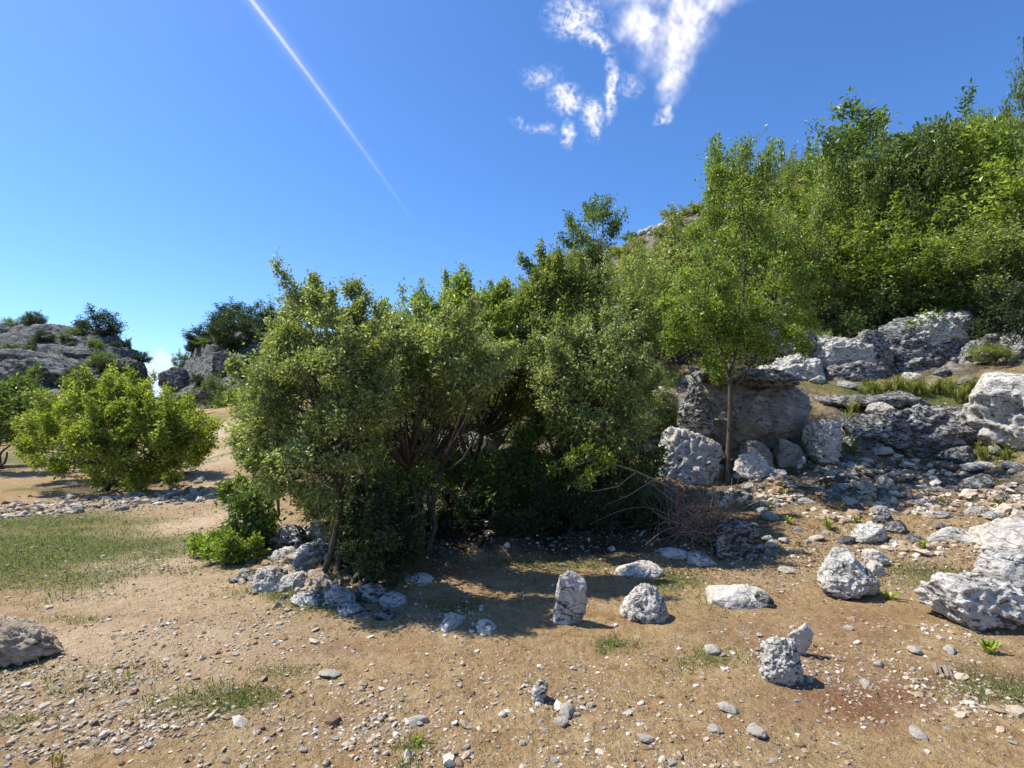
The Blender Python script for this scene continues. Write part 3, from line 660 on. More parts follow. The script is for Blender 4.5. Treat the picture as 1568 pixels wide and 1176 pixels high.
def foliage(clumps, rs, ntw, nlf, leaf, reach=1.25, width=.5, up=.3, wisp=.2, upb=.6):
    """clumps (n,6): centre + radii. Returns leaf mesh data and twigs"""
    C = np.repeat(clumps, ntw, axis=0); n = len(C); dn = C[:, 6] if C.shape[1] > 6 else np.ones(n); C = C[:, :6]
    d = unit(rs.normal(size=(n, 3)) + np.array([0, 0, up]))
    L = rs.uniform(.45, 1.0, n) ** .8; w = rs.rand(n) < wisp; L = np.where(w, L * rs.uniform(1.1, 2.0, n), L) * reach * .85
    d = np.where(w[:, None], unit(d + np.array([0, 0, .5])), d)
    A = C[:, :3] + d * C[:, 3:] * .12 + rs.normal(0, .12, (n, 3)) * C[:, 3:]
    B = C[:, :3] + d * C[:, 3:] * L[:, None]
    t = np.tile(np.linspace(.18, 1, nlf), n) + rs.uniform(-.03, .03, n * nlf)
    Ar, Br = np.repeat(A, nlf, 0), np.repeat(B, nlf, 0); tw = unit(Br - Ar)
    jit = rs.normal(0, leaf * .55, (n * nlf, 3))
    bend = np.zeros_like(Ar); bend[:, 2] = .12 * np.sin(t * 3.14) * np.linalg.norm(Br - Ar, axis=1)
    p = Ar + (Br - Ar) * t[:, None] + jit + bend
    cd = np.repeat(np.repeat(rs.uniform(.45, 1., len(clumps)), ntw), nlf); wl = np.repeat(w, nlf)
    keep = rs.rand(len(p)) < np.where(wl, .6, .95 * cd) * np.repeat(dn, nlf)
    p, tw = p[keep], tw[keep]
    cv = np.repeat(np.repeat(rs.uniform(-.22, .22, len(clumps)), ntw), nlf)[keep] + np.repeat(rs.uniform(-.1, .1, n), nlf)[keep]
    V, F = leaves(p, tw * .6 + rs.normal(0, .65, p.shape), leaf * rs.uniform(.45, 1.45, len(p)), rs, width, upb)
    v = np.clip(.5 + cv + rs.normal(0, .2, len(p)), 0, 1)
    return V, F, v, A, B
def plant(name, label, cat, loc, clumps, stems, rs, ntw, nlf, leaf, lm, bark='bark', trunk='trunk', crown='crown', group=None, twr=.0035, **kw):
    """clumps, stems in coordinates local to loc"""
    root = empty(name, loc); tag(root, label, cat, group)
    V, F, v, A, B = foliage(clumps, rs, ntw, nlf, leaf, **kw)
    mesh_obj(crown, V, F, M[lm], root, smooth=False, fattrs={'v': v})
    tv, tf = tubes(stems); sel = rs.rand(len(A)) < .45 * (np.repeat(clumps[:, 6], ntw) if clumps.shape[1] > 6 else 1)
    wv, wf = twig_tubes(A[sel], B[sel], twr)
    mesh_obj(trunk, np.concatenate([tv, wv]), np.concatenate([tf, wf + len(tv)]), M[bark], root)
    return root
def grow_stems(clumps, bases, rs, r0, sag=.15, nprim=5):
    """limbs: each stem runs to a few main forks, smaller branches run from the forks to every clump"""
    stems = []; C = clumps[:, :3]
    forks = []
    for k in range(nprim):
        b = bases[k % len(bases)]; c = C[rs.randint(len(C))]
        f = b + (c - b) * rs.uniform(.45, .65); f[2] = b[2] + (c[2] - b[2]) * rs.uniform(.4, .6)
        mid_ = (b + f) / 2 + rs.normal(0, .08, 3) * np.linalg.norm(f - b)
        pts = bez(b - np.array([0, 0, .15]), mid_, f, 8); pts[1:-1] += rs.normal(0, r0 * .6, (6, 3))
        stems.append((pts, np.linspace(r0, r0 * .5, 8))); forks.append(f)
    forks = np.array(forks)
    for c in C:
        f = forks[np.argmin(((forks - c) ** 2).sum(1) + rs.rand(len(forks)) * .2)]
        m_ = (f + c) / 2 + rs.normal(0, .12, 3) * np.linalg.norm(c - f); m_[2] -= sag * np.linalg.norm(c - f)
        pts = bez(f, m_, c, 6)
        stems.append((pts, np.linspace(r0 * .42, r0 * .1, 6)))
    return stems
def inside(poly, x, y):
    r = False; n = len(poly)
    for i in range(n):
        x1, y1 = poly[i]; x2, y2 = poly[i - 1]
        if (y1 > y) != (y2 > y) and x < (x2 - x1) * (y - y1) / (y2 - y1) + x1: r = not r
    return r
def edge_dist(poly, x, y):
    d = 1e9
    for i in range(len(poly)):
        a = np.array(poly[i - 1], float); b = np.array(poly[i], float); p = np.array([x, y]); t = np.clip(np.dot(p - a, b - a) / max(np.dot(b - a, b - a), 1), 0, 1)
        d = min(d, np.linalg.norm(a + t * (b - a) - p))
    return d
def outline_clumps(poly, Y, n, rpx, thick, rs, loc):
    xs = [p[0] for p in poly]; ys = [p[1] for p in poly]; out = []
    dm = max(edge_dist(poly, rs.uniform(min(xs), max(xs)), rs.uniform(min(ys), max(ys))) for _ in range(60))
    dm = min(dm, 110); tries = 0
    while len(out) < n and tries < 20000:
        tries += 1
        x, y = rs.uniform(min(xs), max(xs)), rs.uniform(min(ys), max(ys))
        if not inside(poly, x, y): continue
        e = edge_dist(poly, x, y); r = rpx * rs.uniform(.5, 1.4)
        if e < r * .45: 
            if rs.rand() < .5: continue
            r *= .6
        th = thick * math.sqrt(max(.05, 1 - (1 - min(e / dm, 1)) ** 2))
        yy = Y + rs.choice([-1, 1]) * th * rs.uniform(.3, 1.) ** .6
        c = P(x, y, yy) - loc; q = r / F_PX * yy
        out.append((c.x, c.y, c.z, q, q, q * .85))
    return np.array(out)
def add_shoots(cl, rs, frac=.5, st=None):
    """long leafy shoots that stick out of the crown"""
    ctr = cl[:, :3].mean(0); z0 = np.quantile(cl[:, 2], .45); out = []
    ext = np.abs(cl[:, :3] - ctr).max(0) + 1e-6
    for c in cl:
        e = (c[:3] - ctr) / ext
        if (c[2] > z0 and rs.rand() < frac) or (abs(e[0]) > .6 and rs.rand() < frac * .7):
            for _ in range(rs.randint(1, 3)):
                r_ = c[3]; dr = unit(np.array([e[0] * .7 + rs.normal(0, .35), rs.normal(0, .35), .9])); q = rs.uniform(.8, 1.5)
                if st is not None: st.append((bez(c[:3], c[:3] + dr * r_ * q * .5 + rs.normal(0, .04, 3) * r_, c[:3] + dr * r_ * (q * .7 + 1.2), 5), np.linspace(.006, .002, 5)))
                for m_ in range(3):
                    k = c[:3] + dr * r_ * (q * .7 + m_ * .45); w_ = r_ * (.30 - .06 * m_)
                    out.append((*k, w_, w_, r_ * .45, .16 - .03 * m_))
    base = np.c_[cl[:, :6], rs.uniform(.55, 1., len(cl))]
    return np.concatenate([base, np.array(out)]) if out else base
def main_plant(name, label, cat, poly, Y, base_px, n, rpx, thick, seed, ntw, nlf, leaf, lm, r0=.035, nst=6, spread=.25, shoots=.5, **kw):
    rs = np.random.RandomState(seed)
    bx = ray(base_px, 640)[0] * Y; loc = Vector((bx, Y, gz(bx, Y)))
    cl = outline_clumps(poly, Y, n, rpx, thick, rs, loc)
    gr_ = ground_h(cl[:, 0] + loc.x, cl[:, 1] + loc.y) - loc.z
    cl[:, 2] = np.maximum(cl[:, 2], gr_ + .12)
    bases = [np.array([rs.uniform(-spread, spread), rs.uniform(-spread, spread), -.05]) for _ in range(nst)]
    st = grow_stems(cl, bases, rs, r0, nprim=max(nst, 6))
    return plant(name, label, cat, loc, add_shoots(cl, rs, shoots, st), st, rs, ntw, nlf, leaf, lm, **kw)

S = dict(trunk='stems', crown='foliage')
# A: tall grey-green shrub on the left of the central thicket
main_plant('shrub', 'tall grey-green small-leaved shrub, left end of the central thicket', 'shrub',
    [(432, 480), (470, 440), (520, 425), (548, 450), (560, 520), (600, 560), (605, 620), (585, 700), (560, 790), (530, 830), (500, 820), (470, 790), (420, 760), (385, 735), (362, 680), (362, 620), (385, 570), (415, 530)],
    5.3, 545, 115, 31, 1.05, 21, 80, 22, .034, 'leaf_grey', wisp=.25, **S)
main_plant('shrub', 'bright lime-green shrub showing at far left edge of the central thicket', 'shrub',
    [(385, 570), (420, 530), (450, 560), (440, 640), (430, 720), (400, 760), (372, 720), (358, 650)],
    7.0, 405, 34, 30, .8, 22, 75, 18, .045, 'leaf_lime', **S)
# B: grey shrub in front centre
main_plant('shrub', 'grey-green shrub in front centre with arching dark stems', 'shrub',
    [(560, 510), (640, 485), (710, 495), (770, 535), (795, 595), (760, 635), (690, 640), (640, 660), (590, 680), (550, 620)],
    6.0, 640, 85, 32, .9, 23, 85, 20, .037, 'leaf_grey', r0=.04, nst=5, **S)
# C: bright green tree behind with sky-line tops
main_plant('tree', 'bright green tree rising behind the centre of the thicket', 'tree',
    [(555, 560), (600, 490), (620, 462), (660, 470), (700, 448), (750, 462), (790, 435), (840, 450), (850, 540), (800, 600), (720, 620), (640, 600)],
    8.2, 700, 95, 36, 1.3, 24, 75, 20, .052, 'leaf_green', r0=.06, nst=4, wisp=.14)
main_plant('tree', 'leafy tree with long drooping twigs above where the dark stems cross', 'tree',
    [(740, 520), (800, 450), (850, 405), (900, 420), (960, 470), (985, 560), (960, 640), (860, 670), (770, 640)],
    8.2, 850, 100, 36, 1.2, 25, 75, 20, .05, 'leaf_olive', r0=.05, nst=4)
main_plant('shrub', 'dull green shrub at right end of the central thicket', 'shrub',
    [(830, 560), (900, 510), (960, 530), (992, 600), (990, 660), (960, 700), (900, 690), (850, 670), (820, 630)],
    7.0, 925, 90, 33, 1.0, 26, 80, 20, .042, 'leaf_grey', r0=.035, **S)
# dark interior growth below the crowns
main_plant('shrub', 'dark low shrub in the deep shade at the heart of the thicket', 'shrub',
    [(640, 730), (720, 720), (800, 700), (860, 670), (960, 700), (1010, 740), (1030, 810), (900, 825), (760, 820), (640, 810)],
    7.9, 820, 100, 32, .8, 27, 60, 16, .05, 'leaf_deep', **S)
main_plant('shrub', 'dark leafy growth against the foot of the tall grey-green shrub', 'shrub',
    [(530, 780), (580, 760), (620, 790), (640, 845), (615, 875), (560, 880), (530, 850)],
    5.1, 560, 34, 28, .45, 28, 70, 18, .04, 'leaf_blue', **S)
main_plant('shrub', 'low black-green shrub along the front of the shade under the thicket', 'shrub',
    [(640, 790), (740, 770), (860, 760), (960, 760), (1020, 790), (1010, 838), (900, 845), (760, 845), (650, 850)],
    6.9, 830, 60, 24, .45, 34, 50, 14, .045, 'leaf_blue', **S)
main_plant('shrub', 'shaded shrub between the two grey-green shrubs of the thicket', 'shrub',
    [(580, 640), (640, 650), (650, 720), (640, 800), (600, 850), (560, 800), (560, 700)],
    6.5, 600, 45, 28, .6, 35, 60, 16, .042, 'leaf_deep', **S)
# fern-like greenery and glossy shrub left of heap
main_plant('shrub', 'dark glossy-leaved shrub beside the white rock heap', 'shrub',
    [(335, 760), (370, 745), (415, 770), (425, 820), (410, 860), (370, 850), (340, 820)],
    6.6, 385, 20, 20, .35, 29, 45, 12, .062, 'leaf_deep', r0=.02, **S)
main_plant('fern_clump', 'low bright green ferny clump spreading onto the path edge', 'plant',
    [(285, 850), (320, 828), (370, 835), (410, 855), (390, 882), (330, 885), (290, 868)],
    6.1, 345, 22, 16, .3, 30, 50, 14, .045, 'leaf_green', r0=.01, **S)
# left bush, beyond path
main_plant('bush', 'broad yellow-green bush by itself on rubble left of the path', 'bush',
    [(25, 660), (60, 625), (110, 602), (150, 592), (200, 594), (240, 606), (285, 625), (330, 650), (322, 680), (290, 725), (245, 748), (190, 750), (120, 745), (80, 725), (35, 695)],
    12.3, 195, 170, 20, 1.9, 31, 46, 16, .07, 'leaf_lime', r0=.05, nst=9, spread=.6, **S)
main_plant('bush', 'dark green bush at left edge behind the yellow-green bush', 'bush',
    [(-60, 600), (0, 580), (50, 590), (70, 630), (50, 690), (0, 690), (-60, 690)],
    16.5, -5, 36, 24, 1.6, 32, 50, 16, .1, 'leaf_deep', r0=.05, **S)
# thin trunk tree on the right
def thin_tree():
    rs = np.random.RandomState(40); b = P(1113, 738, 9.0); loc = Vector((b.x, b.y, gz(b.x, b.y)))
    cl = outline_clumps([(1010, 420), (1060, 360), (1110, 310), (1160, 300), (1210, 380), (1265, 450), (1262, 530), (1190, 560), (1120, 590), (1070, 570), (1020, 540)], 9.2, 66, 30, 1.2, rs, loc)
    def L(px, py, Y=9.0): return np.array(P(px, py, Y) - loc)
    st = [(np.array([L(1112, 745), L(1115, 700), L(1118, 650), L(1119, 600), L(1118, 575)]), [.062, .05, .045, .042, .036]),
          (np.array([L(1118, 600), L(1138, 575), L(1155, 550), L(1180, 500), L(1190, 440)]), [.03, .026, .02, .016, .01]),
          (np.array([L(1119, 590), L(1112, 560), L(1095, 510), L(1080, 460, 9.2), L(1100, 380, 9.3)]), [.034, .028, .024, .018, .01]),
          (np.array([L(1118, 575), L(1135, 500), L(1140, 420), L(1138, 330, 9.3), L(1132, 250, 9.3)]), [.03, .026, .02, .014, .007])]
    fk = np.array([s[0][3] for s in st[1:]] + [s[0][2] for s in st[1:]])
    for c in cl[:, :3]:
        f = fk[np.argmin(((fk - c) ** 2).sum(1))]; st.append((bez(f, (f + c) / 2 + rs.normal(0, .08, 3), c, 5), np.linspace(.012, .004, 5)))
    ex = [(1060, 470), (1085, 430), (1075, 520), (1110, 480), (1115, 425), (1100, 370), (1135, 340), (1145, 395), (1150, 450), (1165, 500), (1190, 440), (1205, 490), (1230, 430), (1235, 500), (1130, 300), (1160, 340), (1185, 380), (1120, 540), (1045, 430), (1140, 525)]
    cl = np.concatenate([cl, [[*L(a, b, 9.2 + .5 * math.sin(a * 1.7)), .34, .34, .26] for a, b in ex]])
    for c in cl[-20:, :3]:
        f = fk[np.argmin(((fk - c) ** 2).sum(1))]; st.append((bez(f, (f + c) / 2 + rs.normal(0, .08, 3), c, 5), np.linspace(.014, .004, 5)))
    cl = np.concatenate([cl, [[*L(1132, 245, 9.3), .3, .3, .36], [*L(1120, 280, 9.3), .32, .3, .3], [*L(1100, 270, 9.3), .2, .2, .2], [*L(1150, 285, 9.3), .25, .2, .2]]])
    plant('tree', 'slender tree with forked thin trunk standing in front of the leaning boulder', 'tree', loc, cl, st, rs, 42, 18, .055, 'leaf_green')
thin_tree()

# dead brown shrub with tangled twigs + pale branch reaching left with leaf tufts
def dead_shrub():
    rs = np.random.RandomState(50); b = P(1062, 842, 6.5); loc = Vector((b.x, b.y, gz(b.x, b.y)))
    root = empty('dry_shrub', loc); tag(root, 'tangled brown leafless shrub with long pale branch reaching left', 'shrub')
    st = []
    for k in range(190):
        a = np.array([rs.uniform(-.36, .36), rs.uniform(-.35, .2), rs.uniform(-.05, .3)]); d = unit(rs.normal(size=3) + np.array([0, 0, .8])); l = rs.uniform(.3, .85)
        st.append((bez(a, a + d * l * .5 + rs.normal(0, .12, 3), a + d * l + rs.normal(0, .12, 3) + np.array([0, 0, -.1]), 6), np.linspace(.006, .002, 6)))
    v, f = tubes(st, 4); mesh_obj('stems', v, f, M['dead'], root)
    def L(px, py, Y=6.4): return np.array(P(px, py, Y) - loc)
    br = [(np.array([L(1050, 760), L(1010, 738), L(975, 722, 6.2), L(945, 712, 6.1), L(905, 725, 6.), L(888, 742, 5.9)]), np.linspace(.014, .005, 6)),
          (np.array([L(950, 714, 6.1), L(915, 700, 6.), L(885, 712, 5.9), L(850, 718, 5.9)]), np.linspace(.007, .003, 4)),
          (np.array([L(975, 722, 6.2), L(945, 745, 6.1), L(910, 752, 6.), L(882, 748, 5.9)]), np.linspace(.008, .003, 4)),
          (np.array([L(915, 700, 6.0), L(900, 690, 6.), L(885, 685, 6.)]), np.linspace(.005, .002, 3)),
          (np.array([L(1000, 735, 6.3), L(960, 760, 6.1), L(930, 772, 6.)]), np.linspace(.006, .002, 3))]
    v, f = tubes(br, 6); mesh_obj('branch', v, f, M['twig'], root)
    cl = np.array([[*L(px, py, 5.95), r, r, r * .8] for px, py, r in [(850, 718, .07), (880, 700, .09), (900, 690, .10), (915, 708, .09), (935, 712, .08), (890, 742, .07), (905, 728, .08), (930, 700, .06), (870, 712, .06)]])
    V, F, vv, A, B = foliage(cl, rs, 20, 7, .05)
    mesh_obj('foliage', V, F, M['leaf_lime'], root, smooth=False, fattrs={'v': vv})
    cl = np.array([[*L(px, py, 6.3), .08, .08, .08] for px, py in [(1072, 742), (1040, 760), (1030, 752)]])
    V, F, vv, A, B = foliage(cl, rs, 8, 5, .035)
    o = mesh_obj('yellowing_leaves', V, F, M['litter'], root, smooth=False, fattrs={'v': vv}); o['label'] = 'orange yellow leaves on brown twigs'
dead_shrub()

# prototypes for hillside trees
def proto_tree(seed, H, W, lm, leaf, nc, ntw, nlf, loose=.1, lift=.2, name='tree'):
    rs = np.random.RandomState(seed); out = []
    while len(out) < nc:
        d = unit(rs.normal(size=3)); q = rs.uniform(.35, 1) ** .6
        c = np.array([d[0] * W / 2 * q * .8, d[1] * W / 2 * q * .8, H * (lift + .5 * (1 - lift)) + d[2] * H * (1 - lift) / 2 * q * .85])
        r = W * rs.uniform(.12, .2); out.append((*c, r, r, r * .8))
    cl0 = np.array(out); cl = cl0; bs = [np.array([rs.uniform(-.02, .02), rs.uniform(-.02, .02), 0]) for _ in range(3)]
    st = grow_stems(cl, bs, rs, .05)
    return plant(name, '', 'tree', (0, 0, 0), add_shoots(cl, rs, .45, st), st, rs, ntw, nlf, leaf, lm, twr=.006, wisp=loose)
PT = [proto_tree(70, 4, 3.4, 'leaf_green', .09, 34, 46, 14), proto_tree(71, 4, 3.6, 'leaf_olive', .08, 36, 46, 14, .18), proto_tree(72, 4, 3.2, 'leaf_deep', .09, 32, 46, 14),
      proto_tree(73, 4, 3.4, 'leaf_lime', .09, 32, 44, 13), proto_tree(74, 3.6, 3.4, 'leaf_grey', .07, 36, 46, 14, .2), proto_tree(75, 4.4, 3.0, 'leaf_green', .10, 30, 44, 13, .2),
      proto_tree(76, 3.2, 3.8, 'leaf_olive', .09, 36, 46, 13), proto_tree(77, 5.0, 2.6, 'leaf_deep', .10, 22, 30, 11, .3, .4)]
PT += [proto_tree(78, 3, 3.4, 'leaf_blue', .13, 34, 34, 10, .2, -.1), proto_tree(79, 3, 3.4, 'leaf_deep', .12, 34, 36, 11, .2, -.1)]
PH = [4, 4, 4, 4, 3.6, 4.4, 3.2, 5.0, 3.0, 3.0]; PW = [3.4, 3.6, 3.2, 3.4, 3.4, 3.0, 3.8, 2.6, 3.4, 3.4]
WORD = ['fresh green', 'olive', 'deep green', 'lime green', 'grey-green', 'bright green', 'spreading olive', 'slender dark green']
firstuse = set()
def copy_tree(i, loc, rz, sc, label, cat, group, name):
    src = PT[i]
    if i not in firstuse: firstuse.add(i); r = src
    else:
        r = src.copy(); COL.objects.link(r)
        for ch in list(src.children):
            c = ch.copy(); COL.objects.link(c); c.parent = r
    r.name = name; r.location = loc; r.rotation_euler = (0, 0, rz); r.scale = sc
    tag(r, label, cat, group); return r
sil = [(560, 560), (600, 520), (700, 470), (800, 430), (850, 392), (880, 372), (930, 372), (970, 392), (1040, 360), (1090, 335), (1170, 305), (1215, 262), (1245, 252), (1290, 200), (1340, 185), (1395, 212), (1440, 190), (1500, 185), (1568, 180), (1700, 180)]
def sil_y(px): return float(np.interp(px, [a for a, b in sil], [b for a, b in sil]))
ords = ['first', 'second', 'third', 'fourth', 'fifth', 'sixth', 'seventh', 'eighth', 'ninth', 'tenth', 'eleventh', 'twelfth', 'thirteenth', 'fourteenth', 'fifteenth', 'sixteenth', 'seventeenth', 'eighteenth', 'nineteenth', 'twentieth']
rt = random.Random(12)
rows = [ # Y
 (33.5, 900, 1200, 9, 1.3, 'low on the upper slope beneath the pale crest rocks', [1, 6, 4]),
 (17, 780, 1080, 6, 3.2, 'above the thicket at the foot of the slope', [1, 0, 3]),
 (36.5, 835, 985, 5, 2.2, 'on the bare hill crest left of the pale rocks', [4, 1, 2]),
 (38, 1010, 1200, 5, 1.2, 'low on the crest behind the pale rocks', [1, 6, 2]),
 (35, 1200, 1650, 9, 4.6, 'along the wooded crest at upper right', [2, 0, 5]),
 (31, 700, 1080, 8, 2.9, 'in the uppermost row of the open slope', [1, 6, 0, 4]),
 (29, 1100, 1640, 9, 3.8, 'in the second row below the wooded crest', [0, 1, 3, 2]),
 (24.5, 640, 1120, 9, 3.0, 'in the middle row of the open slope', [1, 0, 6, 3]),
 (23, 1140, 1660, 9, 4.0, 'in the middle row of the wooded slope', [0, 3, 2, 5, 1]),
 (19.5, 620, 1080, 8, 2.9, 'in the lower row of the open slope', [1, 4, 0, 6]),
 (18.5, 1150, 1640, 8, 4.3, 'in the lower row of the wooded slope', [5, 2, 0, 3, 1]),
 (14.5, 590, 960, 6, 2.7, 'just behind the central thicket', [4, 0, 1, 3]),
 (10.4, 480, 1000, 9, 1.5, 'in the dark undergrowth inside the thicket', [2, 4, 2]),
]
for (Y0, a, b, n, H, words, kinds) in rows:
    for k in range(n):
        px = a + (b - a) * (k + .5) / n + rt.uniform(-.25, .25) * (b - a) / n; Y = Y0 * rt.uniform(.95, 1.06)
        i = kinds[(k + rt.randrange(2)) % len(kinds)]
        X = ray(px, 640)[0] * Y; z = gz(X, Y)
        h = H * rt.uniform(.8, 1.2)
        hmax = P(px, sil_y(px) + rt.uniform(-6, 14), Y).z - z
        if h > hmax: h = max(hmax, .7)
        if Y0 < 20 and px > 1140:                    # leave the cliff open: short bushes there
            pass
        w = max(h * rt.uniform(.85, 1.15), (b - a) / n / F_PX * Y * 1.25)
        copy_tree(i, (X, Y, z - .1), rt.uniform(0, 6.28), (w / PW[i], w / PW[i], h / PH[i]), '%s bush, %s from left %s' % (WORD[i], ords[k], words), 'bush', 'bushes ' + words, 'bush')
# named single trees of the hill
single = [
 (910, 288, 900, 24, 110, 7, 'tall sparse sapling standing up against the sky left of the pale crest rocks', 'tree'),
 (1128, 212, 0, 20, 120, 5, 'bushy tree top above the skyline left of the highest trees', 'tree'),
 (1330, 165, 0, 17, 200, 7, 'tall open-crowned tree at the highest point of the skyline', 'tree'),
 (1285, 245, 0, 16, 130, 0, 'thin leafy tree just left of the tall open-crowned tree', 'tree'),
 (1450, 190, 0, 15.5, 190, 2, 'dense dark tree on the skyline at upper right', 'tree'),
 (1560, 185, 0, 14.5, 230, 5, 'broad bright tree at the right edge of the picture', 'tree'),
 (1612, 30, 0, 12.5, 70, 7, 'tree tip poking into the sky at top right corner', 'tree'),
 (1300, 350, 0, 15.5, 190, 3, 'rounded lime green tree below the dense dark trees', 'tree'),
 (1420, 330, 0, 14.8, 210, 0, 'wide green tree hanging over the dark cliff', 'tree'),
 (1530, 340, 0, 13.5, 210, 1, 'wide olive tree hanging over the right end of the cliff', 'tree'),
 (1210, 330, 0, 15.5, 150, 1, 'olive tree right of the slender forked tree', 'tree'),
 (1290, 415, 0, 15.2, 120, 4, 'thin shrub growing beside the left end of the dark cliff', 'shrub'),
 (1040, 360, 0, 15.5, 200, 1, 'large olive tree left of the slender forked tree', 'tree'),
 (960, 420, 0, 14, 150, 6, 'spreading olive tree above the orange grass bank', 'tree'),
 (985, 540, 0, 11.5, 90, 4, 'small grey-green shrub left of the orange grass bank', 'shrub'),
 (1370, 425, 0, 14.6, 150, 9, 'leafy green bush crowning the left part of the dark cliff', 'bush'),
 (1470, 425, 0, 14.6, 170, 9, 'dark green bush crowning the right part of the dark cliff', 'bush'),
 (1562, 430, 0, 12.4, 120, 8, 'shadowy bush at right edge above the terrace grass', 'bush'),
 (1250, 500, 0, 13.6, 70, 4, 'small grey-green bush between bright white rocks and dark cliff', 'bush'),
 (1520, 520, 0, 12.2, 60, 1, 'small olive bush at the foot of the dark cliff on the right', 'bush'),
 (1200, 250, 0, 30, 90, 6, 'low dull bush on the skyline right of the bushy tree top', 'bush'),
]
for q, (px, top, _b, Y, wpx, i, lb, nm) in enumerate(single):
    X = ray(px, 640)[0] * Y; z = gz(X, Y); h = P(px, top, Y).z - z; w = wpx / F_PX * Y * 1.1
    copy_tree(i, (X, Y, z - .1), q * 1.7, (w / PW[i], w / PW[i], h / PH[i]), lb, nm, None, nm)

# ------------------------------------------------------------------ far hills
def hill(label, crest_px, Yc, Y0, Y1, xm):
    """rocky hill with crest given as (px, z at depth Yc)"""
    nx, ny = 420, 240
    xs = np.linspace(ray(xm[0], 640)[0] * Yc, ray(xm[1], 640)[0] * Yc, nx); ys = np.linspace(Y0, Y1, ny)
    X, Y = np.meshgrid(xs, ys); x, y = X.ravel(), Y.ravel()
    cx = [ray(a, 640)[0] * Yc for a, b in crest_px]; cz = [P(a, b, Yc).z for a, b in crest_px]
    top = np.interp(CX + F_PX * x / y, [a for a, b in crest_px], cz)
    t = np.where(y < Yc, sstep(Y0, Yc, y) ** .8, 1 - .8 * sstep(Yc, Y1, y))
    z0 = top * t + (1 - t) * 0
    nz = n2(x, y, .12, 4, 7.) * .9 * t
    z = z0 + nz * .6
    st = z / 1.5 + .5 * n2(x, y, .2, 3, 2.); fr = st - np.floor(st)
    z = z + 1.5 * (sstep(.3, .7, fr) - fr) * 1.0 * t + .75 * fbm(np.stack([x * .9, y * .9, z], 1), 4, ridged=True) * t
    z = np.where(t < .02, z - 1.5, z)
    i = np.arange(ny - 1)[:, None] * nx + np.arange(nx - 1)[None]
    f = np.stack([i, i + 1, i + nx + 1, i + nx], 2).reshape(-1, 4)
    o = mesh_obj('hill', np.c_[x, y, z - .3], f, M['farrock']); tag(o, label, kind='structure')
    return lambda X_, Y_: float(z[np.argmin((x - X_) ** 2 + (y - Y_) ** 2)])
cL = [(-300, 470), (-60, 495), (0, 503), (60, 503), (110, 511), (170, 522), (205, 545), (226, 580), (236, 620), (250, 650), (300, 660), (600, 680)]
cR = [(-300, 680), (200, 680), (240, 660), (256, 610), (270, 575), (290, 548), (315, 512), (345, 508), (375, 506), (420, 512), (500, 515), (700, 560), (900, 600)]
hL = hill('rocky grey hill behind the left bush', cL, 66, 36, 90, (-330, 330))
hR = hill('rocky grey hill right of the pass, partly behind the thicket', cR, 62, 38, 84, (180, 800))
def far_plant(hf, px, top, Y, wpx, i, lb, hmin=1.5):
    i = {2: 8, 7: 8, 0: 9}.get(i, i); X = ray(px, 640)[0] * Y; z = hf(X, Y); w = wpx / F_PX * Y * .85; h = max(min(P(px, top, Y).z - z, w * 1.1), w * .55)
    copy_tree(i, (X, Y, z - .3), px * .37, (w / PW[i], w / PW[i], h / PH[i]), lb, 'bush', 'bushes on the far hills', 'bush')
extra = []
for k in range(72):
    L_ = k < 34; px = rr.uniform(5, 225) if L_ else rr.uniform(282, 440); Y = rr.uniform(42, 62)
    extra.append((hL if L_ else hR, px, 700, Y, rr.uniform(16, 40), rr.choice([8, 8, 9]), k, L_))
extra.sort(key=lambda q: (not q[7], q[1])); cl_ = 0; cr_ = 0
for q in extra:
    if q[7]: lb_ = 'low scrub bush, %s from left on the slope of the far left hill' % ordinal(cl_); cl_ += 1
    else: lb_ = 'low scrub bush, %s from left on the hill right of the pass' % ordinal(cr_); cr_ += 1
    far_plant(*q[:6], lb_)
for q in [(hL, 42, 474, 64, 46, 7, 'dark tree clump standing on the left crest of the far hill'), (hL, 8, 490, 64, 36, 6, 'olive bush at left edge of the far crest'), (hL, 120, 500, 64, 36, 7, 'sparse bush in the middle of the far left crest'),
          (hL, 150, 515, 60, 90, 2, 'wide dark bush on the right shoulder of the far left hill'), (hL, 190, 512, 63, 20, 7, 'tiny bush near the right end of the far left crest'), (hL, 215, 550, 60, 36, 2, 'dark bush just left of the pass'),
          (hL, 160, 545, 50, 70, 0, 'green bush on the far slope above the yellow-green bush'), (hL, 110, 560, 46, 60, 2, 'dark bush low on the far left slope'), (hL, 60, 540, 55, 40, 2, 'small dark bush between the far grey boulders'),
          (hR, 275, 535, 58, 34, 0, 'pale green bush just right of the pass'), (hR, 305, 512, 56, 70, 2, 'dark bush on the left flank of the right far hill'), (hR, 345, 484, 60, 90, 2, 'large dark tree on top of the right far hill'),
          (hR, 390, 484, 59, 90, 7, 'second dark tree on top of the right far hill'), (hR, 422, 488, 58, 90, 2, 'dark tree on the hilltop beside the tall grey-green shrub'), (hR, 320, 555, 44, 56, 0, 'conical fresh green bush below the far hilltop'),
          (hR, 345, 570, 42, 50, 0, 'green bush beside the far end of the path'), (hR, 380, 545, 48, 60, 2, 'dark bush midway up the right far hill'), (hR, 410, 560, 46, 60, 2, 'dark bush behind the edge of the lime-green shrub'),
          (hR, 300, 600, 38, 40, 2, 'low dark bush at the foot of the pass'), (hR, 355, 512, 53, 100, 2, 'spreading dark bush under the far hilltop')]:
    far_plant(*q)
